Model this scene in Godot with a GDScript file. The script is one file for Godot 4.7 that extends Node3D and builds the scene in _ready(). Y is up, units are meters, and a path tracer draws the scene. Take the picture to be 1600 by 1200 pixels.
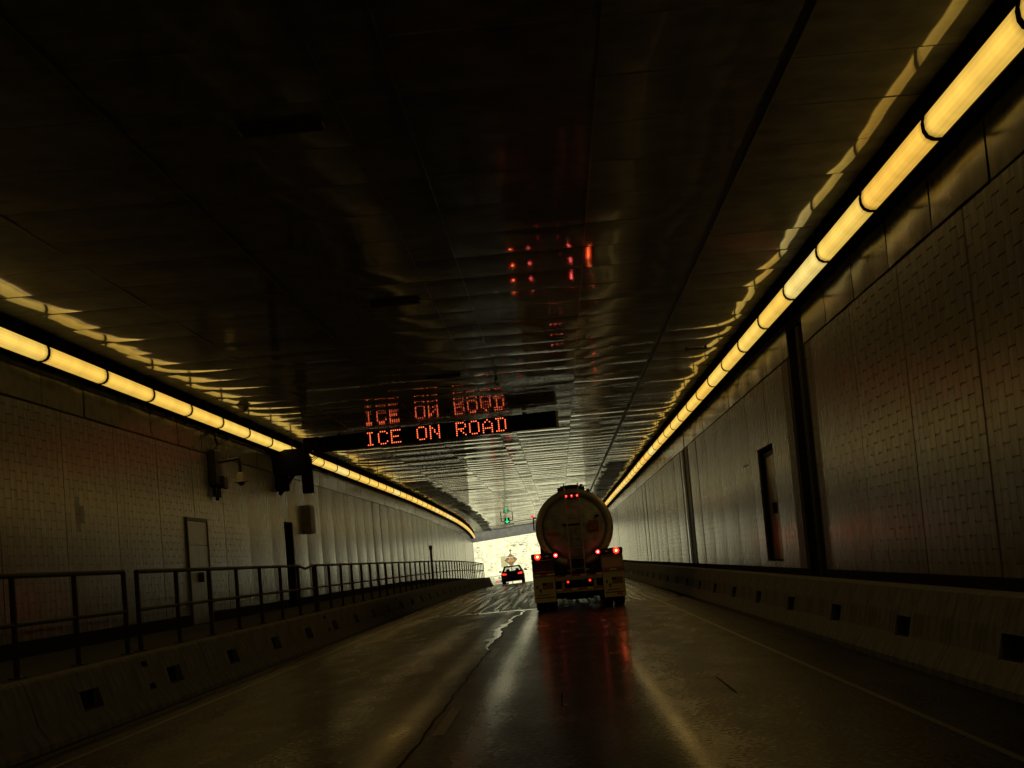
extends Node3D
# Wet two-lane road tunnel with amber lamps, a tanker truck, a message sign and a snowy exit.

const EYE := 1.49          # camera height above the road
const RW := 4.25           # right wall
const LW := -8.0           # left wall
const CEIL := 5.64         # ceiling height
const TILE_TOP := 4.58
const TILE_LOW := 0.92
const EXIT := 186.0        # where the tunnel ends
const ROOF_END := 181.5    # the ceiling stops short of the portal frame
const SAG_K := 0.000086

var rng := RandomNumberGenerator.new()
var used := {}
var M := {}

# ------------------------------------------------------------------ mesh builder
class MB:
	var v := PackedVector3Array()
	var n := PackedVector3Array()
	var uv := PackedVector2Array()
	func tri(a: Vector3, b: Vector3, c: Vector3, out: Vector3, ua := Vector2.ZERO, ub := Vector2.ZERO, uc := Vector2.ZERO) -> void:
		var f := (b - a).cross(c - a)
		if f.length_squared() < 1e-16:
			return
		f = f.normalized()
		if f.dot(out) >= 0.0:
			v.append_array([a, c, b]); uv.append_array([ua, uc, ub]); n.append_array([f, f, f])
		else:
			f = -f
			v.append_array([a, b, c]); uv.append_array([ua, ub, uc]); n.append_array([f, f, f])
	func quad(a: Vector3, b: Vector3, c: Vector3, d: Vector3, out: Vector3, ua := Vector2.ZERO, ub := Vector2.ZERO, uc := Vector2.ZERO, ud := Vector2.ZERO) -> void:
		tri(a, b, c, out, ua, ub, uc)
		tri(a, c, d, out, ua, uc, ud)
	func stri(p: Array, m: Array, t: Array) -> void:   # a triangle with its own normals
		var f: Vector3 = (p[1] - p[0]).cross(p[2] - p[0])
		if f.length_squared() < 1e-18:
			return
		var s: Vector3 = m[0] + m[1] + m[2]
		var o := [0, 2, 1] if f.dot(s) >= 0.0 else [0, 1, 2]
		for i in o:
			v.append(p[i]); n.append(m[i]); uv.append(t[i])
	func squad(a: Vector3, b: Vector3, c: Vector3, d: Vector3, na: Vector3, nb: Vector3, nc: Vector3, nd: Vector3, ua := Vector2.ZERO, ub := Vector2.ZERO, uc := Vector2.ZERO, ud := Vector2.ZERO) -> void:
		stri([a, b, c], [na, nb, nc], [ua, ub, uc])
		stri([a, c, d], [na, nc, nd], [ua, uc, ud])
	# box with chamfered edges
	func box(at: Vector3, size: Vector3, bev := 0.0, bas := Basis.IDENTITY) -> void:
		var h := size * 0.5
		var e := minf(bev, minf(h.x, minf(h.y, h.z)) * 0.9)
		var g := h - Vector3(e, e, e)
		for ax in 3:
			var b1 := (ax + 1) % 3
			var b2 := (ax + 2) % 3
			for s in [-1.0, 1.0]:
				var out := Vector3.ZERO
				out[ax] = s
				var q := []
				for k in [[-1, -1], [1, -1], [1, 1], [-1, 1]]:
					var p := Vector3.ZERO
					p[ax] = s * h[ax]; p[b1] = k[0] * g[b1]; p[b2] = k[1] * g[b2]
					q.append(at + bas * p)
				quad(q[0], q[1], q[2], q[3], bas * out)
			if e > 0.0:
				for s1 in [-1.0, 1.0]:
					for s2 in [-1.0, 1.0]:
						var out2 := Vector3.ZERO
						out2[b1] = s1; out2[b2] = s2
						var q2 := []
						for k2 in [[-1, 0], [1, 0], [1, 1], [-1, 1]]:
							var p2 := Vector3.ZERO
							p2[ax] = k2[0] * g[ax]
							p2[b1] = s1 * (h[b1] if k2[1] == 0 else g[b1])
							p2[b2] = s2 * (g[b2] if k2[1] == 0 else h[b2])
							q2.append(at + bas * p2)
						quad(q2[0], q2[1], q2[2], q2[3], bas * out2)
		if e > 0.0:
			for sx in [-1.0, 1.0]:
				for sy in [-1.0, 1.0]:
					for sz in [-1.0, 1.0]:
						var s3 := Vector3(sx, sy, sz)
						tri(at + bas * (s3 * Vector3(h.x, g.y, g.z)), at + bas * (s3 * Vector3(g.x, h.y, g.z)), at + bas * (s3 * Vector3(g.x, g.y, h.z)), bas * s3)
	func tube(pts: Array, r: float, sides := 8, capped := true) -> void:
		var rings := []
		var norms := []
		for i in pts.size():
			var d: Vector3 = (pts[mini(i + 1, pts.size() - 1)] - pts[maxi(i - 1, 0)]).normalized()
			var a := d.cross(Vector3.UP if absf(d.y) < 0.9 else Vector3.RIGHT).normalized()
			var b := d.cross(a).normalized()
			var ring := []
			var nn := []
			for k in sides:
				var t := TAU * k / sides
				var o := a * cos(t) + b * sin(t)
				ring.append(pts[i] + o * r); nn.append(o)
			rings.append(ring); norms.append(nn)
			if capped and (i == 0 or i == pts.size() - 1):
				for k in range(1, sides - 1):
					tri(ring[0], ring[k], ring[k + 1], -d if i == 0 else d)
		for i in pts.size() - 1:
			for k in sides:
				var k2 := (k + 1) % sides
				squad(rings[i][k], rings[i][k2], rings[i + 1][k2], rings[i + 1][k], norms[i][k], norms[i][k2], norms[i + 1][k2], norms[i + 1][k])
	# turned shape: profile of (radius, height) round the y axis of xf; the profile runs so that its outside is on its right-hand side seen with the height upward
	func lathe(xf: Transform3D, prof: Array, sides := 16, hard := 0.6) -> void:
		var cnt := prof.size()
		for i in cnt - 1:
			var a: Vector2 = prof[i]
			var b: Vector2 = prof[i + 1]
			var e := b - a
			if e.length() < 1e-6:
				continue
			var nm := Vector2(e.y, -e.x).normalized()
			var n0 := nm
			var n1 := nm
			if i > 0:
				var e0: Vector2 = a - prof[i - 1]
				var m0 := Vector2(e0.y, -e0.x).normalized()
				if m0.dot(nm) > hard:
					n0 = (m0 + nm).normalized()
			if i < cnt - 2:
				var e1: Vector2 = prof[i + 2] - b
				var m1 := Vector2(e1.y, -e1.x).normalized()
				if m1.dot(nm) > hard:
					n1 = (m1 + nm).normalized()
			for k in sides:
				var t0 := TAU * k / sides
				var t1 := TAU * (k + 1) / sides
				var c0 := Vector3(cos(t0), 0, sin(t0))
				var c1 := Vector3(cos(t1), 0, sin(t1))
				var up := Vector3.UP
				squad(xf * (c0 * a.x + up * a.y), xf * (c1 * a.x + up * a.y), xf * (c1 * b.x + up * b.y), xf * (c0 * b.x + up * b.y),
					(xf.basis * (c0 * n0.x + up * n0.y)).normalized(), (xf.basis * (c1 * n0.x + up * n0.y)).normalized(), (xf.basis * (c1 * n1.x + up * n1.y)).normalized(), (xf.basis * (c0 * n1.x + up * n1.y)).normalized(),
					Vector2(float(k) / sides, a.y), Vector2(float(k + 1) / sides, a.y), Vector2(float(k + 1) / sides, b.y), Vector2(float(k) / sides, b.y))
	# smooth sheet: f(u, v) gives a point; out tells which side is the front
	func sheet(f: Callable, nu: int, nv: int, out: Vector3, uvs := Rect2(0, 0, 1, 1)) -> void:
		var p := []
		var m := []
		for i in nu + 1:
			for j in nv + 1:
				p.append(f.call(float(i) / nu, float(j) / nv))
		for i in nu + 1:
			for j in nv + 1:
				var du: Vector3 = p[mini(i + 1, nu) * (nv + 1) + j] - p[maxi(i - 1, 0) * (nv + 1) + j]
				var dv: Vector3 = p[i * (nv + 1) + mini(j + 1, nv)] - p[i * (nv + 1) + maxi(j - 1, 0)]
				var c := du.cross(dv).normalized()
				m.append(c if c.dot(out) >= 0.0 else -c)
		for i in nu:
			for j in nv:
				var a := i * (nv + 1) + j
				var b := a + nv + 1
				var t := []
				for q in [[i, j], [i + 1, j], [i + 1, j + 1], [i, j + 1]]:
					t.append(uvs.position + uvs.size * Vector2(float(q[0]) / nu, float(q[1]) / nv))
				squad(p[a], p[b], p[b + 1], p[a + 1], m[a], m[b], m[b + 1], m[a + 1], t[0], t[1], t[2], t[3])
	func mesh() -> ArrayMesh:
		var arr := []
		arr.resize(Mesh.ARRAY_MAX)
		arr[Mesh.ARRAY_VERTEX] = v; arr[Mesh.ARRAY_NORMAL] = n; arr[Mesh.ARRAY_TEX_UV] = uv
		var am := ArrayMesh.new()
		am.add_surface_from_arrays(Mesh.PRIMITIVE_TRIANGLES, arr)
		return am

# ------------------------------------------------------------------ the tunnel's line: a crest beyond 80 m and a cross fall that grows to the exit
func sag(z: float) -> float:
	if z <= 80.0:
		return 0.0
	if z <= 188.0:
		return SAG_K * (z - 80.0) * (z - 80.0)
	return SAG_K * 108.0 * 108.0 + (z - 188.0) * SAG_K * 216.0

func twist(z: float) -> float:
	return 0.077 * pow(clampf((z - 95.0) / 93.0, 0.0, 1.0), 1.2)

func bend(z: float) -> float:
	var t := clampf((z - 135.0) / 51.0, 0.0, 1.0)
	return -0.9 * t * t

func P(x: float, y: float, z: float) -> Vector3:
	return Vector3(x + bend(z), y - sag(z) + twist(z) * (x + 5.0), -z)

func frame_at(x: float, y: float, z: float) -> Transform3D:
	var back := (P(x, y, z - 0.5) - P(x, y, z + 0.5)).normalized()
	var right := (P(x + 1.0, y, z) - P(x, y, z)).normalized()
	var up := back.cross(right).normalized()
	right = up.cross(back).normalized()
	return Transform3D(Basis(right, up, back), P(x, y, z))

func stations(z0: float, z1: float, step := 4.0) -> Array:
	var out := [z0]
	var z := z0
	while z < z1 - 0.01:
		if z < 80.0 and z1 <= 80.0:
			z = z1
		elif z < 80.0:
			z = 80.0
		else:
			z = minf(z + step, z1)
		out.append(z)
	return out

# closed outline (x, y) swept along the tunnel
func sweep(mb: MB, prof: Array, z0: float, z1: float) -> void:
	var pr := PackedVector2Array(prof)
	var area := 0.0
	for i in pr.size():
		area += pr[i].cross(pr[(i + 1) % pr.size()])
	if area < 0.0:
		pr.reverse()
	var zs := stations(z0, z1)
	for k in zs.size() - 1:
		for i in pr.size():
			var a := pr[i]
			var b := pr[(i + 1) % pr.size()]
			var out := Vector3(b.y - a.y, a.x - b.x, 0)
			mb.quad(P(a.x, a.y, zs[k]), P(b.x, b.y, zs[k]), P(b.x, b.y, zs[k + 1]), P(a.x, a.y, zs[k + 1]), out)
	var idx := Geometry2D.triangulate_polygon(pr)
	for i in range(0, idx.size(), 3):
		for e in [[z0, Vector3(0, 0, 1)], [z1, Vector3(0, 0, -1)]]:
			mb.tri(P(pr[idx[i]].x, pr[idx[i]].y, e[0]), P(pr[idx[i + 1]].x, pr[idx[i + 1]].y, e[0]), P(pr[idx[i + 2]].x, pr[idx[i + 2]].y, e[0]), e[1])

func rect(x0: float, x1: float, y0: float, y1: float) -> Array:
	return [Vector2(x0, y0), Vector2(x1, y0), Vector2(x1, y1), Vector2(x0, y1)]

# ------------------------------------------------------------------ nodes
func numbered(parent: Node, called: String) -> String:
	var key := str(parent.get_instance_id()) + called
	var k: int = used.get(key, 0)
	used[key] = k + 1
	return called if k == 0 else "%s_%03d" % [called, k]

func thing(called: String, label: String, category: String, at := Vector3.ZERO, group := "") -> Node3D:
	var o := Node3D.new()
	o.name = numbered(self, called)
	add_child(o, true)
	o.position = at
	tag(o, label, category, group)
	return o

func tag(o: Node, label: String, category: String, group := "") -> void:
	o.set_meta("label", label)
	o.set_meta("category", category)
	if group != "":
		o.set_meta("group", group)

# a mesh under parent; where_built "world" meshes are moved back by the thing's place
func part(called: String, mb, m: Material, parent: Node3D = null, world := false) -> MeshInstance3D:
	var o := MeshInstance3D.new()
	var p: Node3D = parent if parent else self
	o.name = numbered(p, called)
	o.mesh = mb if mb is Mesh else mb.mesh()
	o.material_override = m
	p.add_child(o, true)
	if world:
		var off := Vector3.ZERO
		var q: Node = p
		while q is Node3D and q != self:
			off += q.position
			q = q.get_parent()
		o.position = -off
	return o

func struct(called: String, mb: MB, m: Material) -> MeshInstance3D:
	var o := part(called, mb, m)
	o.set_meta("kind", "structure")
	return o

func dup(o: Node3D, label: String, group := "") -> Node3D:
	var c: Node3D = o.duplicate()
	var base := String(o.name)
	c.name = numbered(self, base)
	add_child(c, true)
	c.set_meta("label", label)
	if group != "":
		c.set_meta("group", group)
	return c

# ------------------------------------------------------------------ materials
func mat(r: float, g: float, b: float, rough := 0.6, metal := 0.0, spec := 0.5) -> StandardMaterial3D:
	var m := StandardMaterial3D.new()
	m.albedo_color = Color(r, g, b).linear_to_srgb()
	m.roughness = rough
	m.metallic = metal
	m.metallic_specular = spec
	return m

func glow(r: float, g: float, b: float, e := 1.0) -> StandardMaterial3D:
	var m := StandardMaterial3D.new()
	m.albedo_color = Color(0.02, 0.02, 0.02)
	m.roughness = 0.3
	m.emission_enabled = true
	var top := maxf(r, maxf(g, b))
	m.emission = Color(r / top, g / top, b / top).linear_to_srgb()
	m.emission_energy_multiplier = e * top
	return m

func noise_img(w: int, h: int, freq: float, sd: int, octaves := 4, stretch_y := 1.0) -> Image:
	var f := FastNoiseLite.new()
	f.seed = sd
	f.noise_type = FastNoiseLite.TYPE_SIMPLEX_SMOOTH
	f.frequency = freq
	f.fractal_octaves = octaves
	var im := f.get_seamless_image(w, maxi(8, int(h / stretch_y)), false, false, 0.1)
	if stretch_y != 1.0:
		im.resize(w, h, Image.INTERPOLATE_CUBIC)
	im.convert(Image.FORMAT_L8)
	return im

func tex_from(bytes: PackedByteArray, w: int, h: int, fmt := Image.FORMAT_L8) -> ImageTexture:
	return ImageTexture.create_from_image(Image.create_from_data(w, h, false, fmt, bytes))

func grime(m: StandardMaterial3D, lo: float, hi: float, scale: float, sd: int, bump := 0.0) -> StandardMaterial3D:
	# uneven dirt over the base colour, laid by world position
	var t := NoiseTexture2D.new()
	t.width = 512; t.height = 512; t.seamless = true; t.normalize = true
	var f := FastNoiseLite.new()
	f.seed = sd; f.frequency = 0.012; f.fractal_octaves = 5; f.fractal_gain = 0.55
	t.noise = f
	var g := Gradient.new()
	g.set_color(0, Color(lo, lo, lo).linear_to_srgb()); g.set_color(1, Color(hi, hi, hi).linear_to_srgb())
	g.set_offset(0, 0.15); g.set_offset(1, 0.85)
	t.color_ramp = g
	m.albedo_texture = t
	m.uv1_triplanar = true
	m.uv1_world_triplanar = true
	m.uv1_scale = Vector3(scale, scale, scale)
	if bump > 0.0:
		var b := NoiseTexture2D.new()
		b.width = 512; b.height = 512; b.seamless = true
		var fb := FastNoiseLite.new()
		fb.seed = sd + 7; fb.frequency = 0.06; fb.fractal_octaves = 4
		b.noise = fb
		m.heightmap_enabled = true
		m.heightmap_texture = b
		m.heightmap_scale = bump
	return m

func make_materials() -> void:
	M.grout = grime(mat(0.075, 0.07, 0.062, 0.8), 0.6, 1.0, 0.6, 11)
	M.tile = grime(mat(0.25, 0.253, 0.285, 0.25, 0.0, 0.5), 0.55, 1.0, 0.35, 12)
	M.tile_b = grime(mat(0.237, 0.24, 0.272, 0.27, 0.0, 0.5), 0.55, 1.0, 0.41, 13)
	M.tile_c = grime(mat(0.26, 0.262, 0.29, 0.24, 0.0, 0.5), 0.6, 1.0, 0.37, 14)
	M.tile_dirty = grime(mat(0.10, 0.095, 0.085, 0.45), 0.2, 1.0, 0.35, 12)
	M.tile_dark = mat(0.185, 0.183, 0.19, 0.4)
	for k in [M.tile, M.tile_b, M.tile_c, M.tile_dirty]:
		k.uv1_scale = Vector3(0.75, 0.16, 0.75)
	M.frieze = grime(mat(0.22, 0.215, 0.19, 0.16), 0.6, 1.0, 0.3, 15)
	M.ceil = grime(mat(0.29, 0.293, 0.32, 0.42, 0.0, 0.10), 0.55, 1.0, 0.25, 16)
	M.ceil.clearcoat_enabled = true
	M.ceil.clearcoat = 0.75
	M.ceil.clearcoat_roughness = 0.05
	M.backing = mat(0.012, 0.012, 0.011, 0.9)
	M.shell = mat(0.03, 0.03, 0.028, 0.9)
	M.black = mat(0.012, 0.012, 0.012, 0.55)
	M.matte = mat(0.008, 0.008, 0.008, 0.95, 0.0, 0.2)
	M.dark_steel = mat(0.03, 0.03, 0.03, 0.5, 0.4)
	M.rail = mat(0.02, 0.018, 0.016, 0.55, 0.2)
	M.concrete = grime(mat(0.26, 0.275, 0.33, 0.75), 0.4, 1.0, 0.45, 17, 0.6)
	M.frame = mat(0.07, 0.068, 0.06, 0.5)
	M.joint = mat(0.02, 0.02, 0.018, 0.8, 0.0, 0.2)
	M.trim = mat(0.11, 0.11, 0.11, 0.3)
	M.grille = mat(0.03, 0.03, 0.027, 0.22)
	M.concrete.uv1_scale = Vector3(0.7, 0.3, 0.7)
	M.walk = grime(mat(0.018, 0.017, 0.015, 0.85), 0.5, 1.0, 0.6, 18)
	M.lintel = grime(mat(0.22, 0.225, 0.25, 0.8), 0.7, 1.0, 0.2, 19)
	M.door = grime(mat(0.26, 0.245, 0.2, 0.3), 0.6, 1.0, 0.5, 20)
	M.cabinet = grime(mat(0.22, 0.2, 0.15, 0.5), 0.6, 1.0, 0.6, 21)
	M.lamp_a = lens_mat(1.25, 0.80, 0.145, 31)
	M.lamp_b = lens_mat(1.20, 0.67, 0.095, 32)
	M.lamp_c = lens_mat(1.18, 0.86, 0.24, 33)
	M.lamp_d = lens_mat(1.22, 0.73, 0.115, 34)
	M.led = glow(2.3, 0.32, 0.11)
	M.red = glow(5.5, 0.08, 0.04)
	M.red_soft = glow(1.6, 0.05, 0.03)
	M.red_core = glow(9.0, 6.0, 1.2)
	M.pink_core = glow(9.0, 4.2, 4.2)
	M.green = glow(0.05, 1.6, 0.45)
	M.amber = glow(1.6, 0.62, 0.12)
	M.tank = mat(0.50, 0.55, 0.62, 0.45, 0.0)
	grime(M.tank, 0.4, 1.0, 0.5, 22)
	M.tank_rim = mat(0.5, 0.48, 0.43, 0.4, 0.4)
	M.alu = mat(0.45, 0.43, 0.40, 0.45, 0.4)
	M.pale = grime(mat(0.62, 0.59, 0.5, 0.6), 0.6, 1.0, 0.8, 23)
	M.tape_red = mat(0.6, 0.035, 0.025, 0.35)
	M.tape_white = mat(0.85, 0.78, 0.6, 0.35)
	M.tyre = mat(0.012, 0.012, 0.012, 0.85)
	M.fender = mat(0.07, 0.03, 0.028, 0.45)
	M.car_black = mat(0.012, 0.014, 0.013, 0.3)
	M.car_grey = mat(0.42, 0.43, 0.38, 0.5)
	M.glass = StandardMaterial3D.new()
	M.glass.albedo_color = Color(0.75, 0.85, 0.8, 0.12)
	M.glass.transparency = BaseMaterial3D.TRANSPARENCY_ALPHA
	M.glass.roughness = 0.03
	M.sign_board = mat(0.20, 0.17, 0.13, 0.7)
	M.sign_back = mat(0.55, 0.52, 0.36, 0.7)
	M.water = mat(0.02, 0.02, 0.018, 0.07, 0.0, 0.5)
	M.line = grime(mat(0.15, 0.145, 0.12, 0.3, 0.0, 0.35), 0.2, 1.0, 1.6, 24)
	M.flap = flap_mat()
	M.placard = placard_mat()
	M.snow = snow_mat()
	M.tree = grime(mat(0.88, 0.88, 0.84, 0.8), 0.8, 1.0, 0.6, 41)
	make_road()
	make_far_tile()

# amber lens: the tube behind the ribbed cover makes it brighter along its middle and uneven along its length
func lens_mat(r: float, g: float, b: float, sd: int) -> StandardMaterial3D:
	var m := glow(r, g, b)
	var w := 128
	var h := 32
	var f := FastNoiseLite.new()
	f.seed = sd; f.frequency = 0.05
	var by := PackedByteArray()
	for y in h:
		for x in w:
			var t := float(y) / (h - 1)
			var band := 0.66 + 0.34 * exp(-pow((t - 0.42) / 0.24, 2.0)) + 0.12 * sin(t * 40.0) * 0.4
			var along := 0.90 + 0.16 * f.get_noise_2d(x * 0.7, 3.0 + y * 0.15)
			var e := minf(x, w - 1 - x)
			var end := 0.55 + 0.45 * clampf(e / 7.0, 0.0, 1.0)
			by.append(int(clampf(pow(band * along * end, 1.0 / 2.2), 0.0, 1.0) * 255.0))
	var im := Image.create_from_data(w, h, false, Image.FORMAT_L8, by)
	im.convert(Image.FORMAT_RGB8)
	m.emission_texture = ImageTexture.create_from_image(im)
	m.emission_operator = BaseMaterial3D.EMISSION_OP_MULTIPLY
	return m

func flap_mat() -> StandardMaterial3D:
	var w := 64
	var h := 80
	var im := Image.create(w, h, false, Image.FORMAT_RGB8)
	im.fill(Color(0.84, 0.82, 0.75))
	im.fill_rect(Rect2i(26, 20, 12, 10), Color(0.12, 0.13, 0.22))
	for k in 7:
		im.fill_rect(Rect2i(38 if k < 4 else 26, 20 + k * 3, 20 if k < 4 else 32, 2), Color(0.42, 0.2, 0.17))
	im.fill_rect(Rect2i(8, 28, 5, 9), Color(0.2, 0.19, 0.17))
	im.fill_rect(Rect2i(18, 38, 4, 12), Color(0.1, 0.1, 0.1))
	im.fill_rect(Rect2i(15, 40, 3, 3), Color(0.1, 0.1, 0.1))
	for k in 9:
		im.fill_rect(Rect2i(12 + k * 4, 56, 3, 3), Color(0.25, 0.24, 0.21))
	im.fill_rect(Rect2i(4, 64, 56, 3), Color(0.3, 0.29, 0.26))
	var m := mat(1, 1, 1, 0.65)
	m.albedo_color = Color(1.0, 0.98, 0.92)
	m.albedo_texture = ImageTexture.create_from_image(im)
	return m

func placard_mat() -> StandardMaterial3D:
	var im := Image.create(32, 32, false, Image.FORMAT_RGB8)
	im.fill(Color(0.5, 0.2, 0.17))
	for k in 5:
		for j in 5:
			if (k * 3 + j * 5) % 4 != 1:
				im.fill_rect(Rect2i(3 + k * 5, 4 + j * 5, 4, 2), Color(0.72, 0.6, 0.5))
	var m := mat(1, 1, 1, 0.5)
	m.albedo_texture = ImageTexture.create_from_image(im)
	return m

func snow_mat() -> StandardMaterial3D:
	var m := mat(1, 1, 1, 0.85)
	var t := NoiseTexture2D.new()
	t.width = 512; t.height = 512; t.seamless = true; t.normalize = true
	var f := FastNoiseLite.new()
	f.seed = 51; f.frequency = 0.02; f.fractal_octaves = 5; f.fractal_gain = 0.6
	t.noise = f
	var g := Gradient.new()
	g.set_offset(0, 0.18); g.set_offset(1, 0.62)
	g.set_color(0, Color(0.42, 0.415, 0.30).linear_to_srgb()); g.set_color(1, Color(0.78, 0.78, 0.72).linear_to_srgb())
	t.color_ramp = g
	m.albedo_texture = t
	m.uv1_triplanar = true; m.uv1_world_triplanar = true
	m.uv1_scale = Vector3(0.12, 0.12, 0.12)
	return m

# road: u across (x from -8.5 to 5), v along, 36 m to a repeat
func make_road() -> void:
	var w := 768
	var h := 1536
	var big := noise_img(w, h, 0.006, 61, 4, 4.0).get_data()
	var mid := noise_img(w, h, 0.03, 62, 4, 3.0).get_data()
	var grain := noise_img(w, h, 0.25, 63, 3).get_data()
	var tine := noise_img(w / 8, h, 0.22, 64, 2)
	tine.resize(w, h, Image.INTERPOLATE_BILINEAR)
	var tb := tine.get_data()
	var al := PackedByteArray(); al.resize(w * h)
	var ro := PackedByteArray(); ro.resize(w * h)
	var bu := PackedByteArray(); bu.resize(w * h)
	var ct := PackedByteArray(); ct.resize(w * h)
	var film := PackedFloat32Array()
	var col_wet := PackedFloat32Array()
	for x in w:
		var px := -8.5 + 13.5 * x / w
		var wet := 0.0
		for c in [-0.85, 1.0, -4.3, -2.35]:
			wet += exp(-pow((px - c) / (0.30 if c != -0.85 else 0.16), 2.0)) * (1.0 if c != -0.85 else 1.5)
		wet += 0.7 * exp(-pow((px - 0.86) / 0.10, 2.0))
		col_wet.append(wet)
		var fm := 0.10
		for c in [[-0.83, 0.14, 0.95], [0.86, 0.07, 0.42], [0.30, 0.10, 0.35], [-1.62, 0.14, 0.35], [-2.5, 0.25, 0.22], [-4.2, 0.3, 0.22]]:
			fm += c[2] * exp(-pow((px - c[0]) / c[1], 2.0))
		film.append(fm)
	for y in h:
		var row := y * w
		for x in w:
			var i := row + x
			var b: float = big[i] / 255.0
			var d: float = mid[i] / 255.0
			var gr: float = grain[i] / 255.0
			var ti: float = tb[i] / 255.0
			var wet: float = clampf(col_wet[x] * (0.35 + 0.9 * b) + 0.35 * (d - 0.5), 0.0, 1.0)
			al[i] = int(clampf(0.40 + 0.34 * b + 0.28 * (d - 0.5) + 0.5 * (gr - 0.5) - 0.16 * wet, 0.05, 1.0) * 255.0)
			ro[i] = int(clampf(0.34 - 0.10 * wet + 0.16 * (d - 0.5) + 0.22 * (gr - 0.5), 0.09, 0.95) * 255.0)
			ct[i] = int(clampf(film[x] * (0.15 + 1.1 * b) * (0.35 + 1.3 * gr) * (0.5 + d), 0.0, 1.0) * 255.0)
			bu[i] = int(clampf(0.5 + 0.55 * (ti - 0.5) * (1.0 - 0.5 * wet) + 0.85 * (gr - 0.5) * (1.0 - 0.1 * wet) + 0.25 * (d - 0.5), 0.0, 1.0) * 255.0)
	var m := mat(0.033, 0.035, 0.040, 1.0, 0.0, 0.13)
	m.albedo_texture = tex_from(al, w, h)
	m.roughness_texture = tex_from(ro, w, h)
	m.roughness_texture_channel = BaseMaterial3D.TEXTURE_CHANNEL_RED
	m.heightmap_enabled = true
	m.heightmap_texture = tex_from(bu, w, h)
	m.heightmap_scale = 0.6
	m.clearcoat_enabled = true
	m.clearcoat = 1.0
	m.clearcoat_roughness = 0.13
	m.clearcoat_texture = tex_from(ct, w, h)
	M.road = m
	# beyond the joint: wetter, drawn out in long streaks
	var st := noise_img(512, 1024, 0.07, 66, 3, 64.0)
	var sb := st.get_data()
	var rf := PackedByteArray(); rf.resize(512 * 1024)
	for i in 512 * 1024:
		rf[i] = int(clampf(0.22 + 0.55 * (float(sb[i]) / 255.0 - 0.35), 0.12, 0.8) * 255.0)
	var f: StandardMaterial3D = m.duplicate()
	f.roughness_texture = tex_from(rf, 512, 1024)
	f.roughness = 1.15
	var cf := PackedByteArray(); cf.resize(512 * 1024)
	for i in 512 * 1024:
		cf[i] = int(clampf(1.9 * (float(sb[i]) / 255.0 - 0.42), 0.0, 0.75) * 255.0)
	f.clearcoat_texture = tex_from(cf, 512, 1024)
	f.clearcoat_roughness = 0.16
	f.heightmap_scale = 0.25
	M.road_far = f

# tile pattern for wall panels too far off to tell the tiles apart: one repeat is two columns by one tile
func make_far_tile() -> void:
	var w := 64
	var h := 64
	var hb := PackedByteArray()
	var ab := PackedByteArray()
	for y in h:
		for x in w:
			var c := 0 if x < 32 else 1
			var yy := (y + c * 32) % 64
			var xx := x % 32
			var e := mini(mini(xx, 31 - xx), 64)
			var k := mini(yy, 63 - yy)
			var g := 1.0 if e >= 1 and k >= 2 else 0.0
			hb.append(int(255 * g))
			ab.append(int(255 * (0.35 + 0.65 * g)))
	var m := mat(0.25, 0.25, 0.27, 0.24)
	m.albedo_texture = tex_from(ab, w, h)
	m.heightmap_enabled = true
	m.heightmap_texture = tex_from(hb, w, h)
	m.heightmap_scale = 0.2
	M.far_tile = m

# ------------------------------------------------------------------ build
func _ready() -> void:
	rng.seed = 20240
	# camera
	var cam := Camera3D.new()
	cam.name = "camera"
	add_child(cam)
	cam.position = Vector3(0, EYE, 0)
	cam.rotation = Vector3(atan(275.4 / 2800.0), atan(51.5 / 2813.5), -0.086)
	cam.fov = rad_to_deg(2.0 * atan(600.0 / 2800.0))
	cam.near = 0.05
	cam.far = 1500.0
	cam.current = true
	# sky: flat bright overcast
	var we := WorldEnvironment.new()
	we.name = "environment"
	var env := Environment.new()
	env.background_mode = Environment.BG_SKY
	var sky := Sky.new()
	var sm := ProceduralSkyMaterial.new()
	sm.sky_top_color = Color(0.96, 0.92, 0.60).linear_to_srgb()
	sm.sky_horizon_color = Color(1.0, 0.95, 0.63).linear_to_srgb()
	sm.ground_bottom_color = Color(0.5, 0.5, 0.42).linear_to_srgb()
	sm.ground_horizon_color = Color(0.8, 0.8, 0.66).linear_to_srgb()
	sm.sky_energy_multiplier = 1.32
	sm.ground_energy_multiplier = 1.0
	sky.sky_material = sm
	env.sky = sky
	env.tonemap_mode = Environment.TONE_MAPPER_LINEAR
	env.tonemap_exposure = 1.0
	env.sdfgi_enabled = true
	env.ssao_enabled = true
	env.ssil_enabled = true
	we.environment = env
	add_child(we)
	var sun := DirectionalLight3D.new()
	sun.name = "sun"
	sun.light_energy = 0.3
	sun.light_color = Color(1.0, 0.96, 0.86)
	sun.light_angular_distance = 12.0
	sun.shadow_enabled = true
	sun.rotation_degrees = Vector3(-48, 28, 0)
	add_child(sun)
	make_materials()
	build_ground()
	build_shell()
	build_ceiling()
	build_wall(1)
	build_wall(-1)
	build_barriers()
	build_rails()
	build_lamps()
	build_wall_gear()
	build_sign()
	build_truck()
	build_outside()

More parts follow.
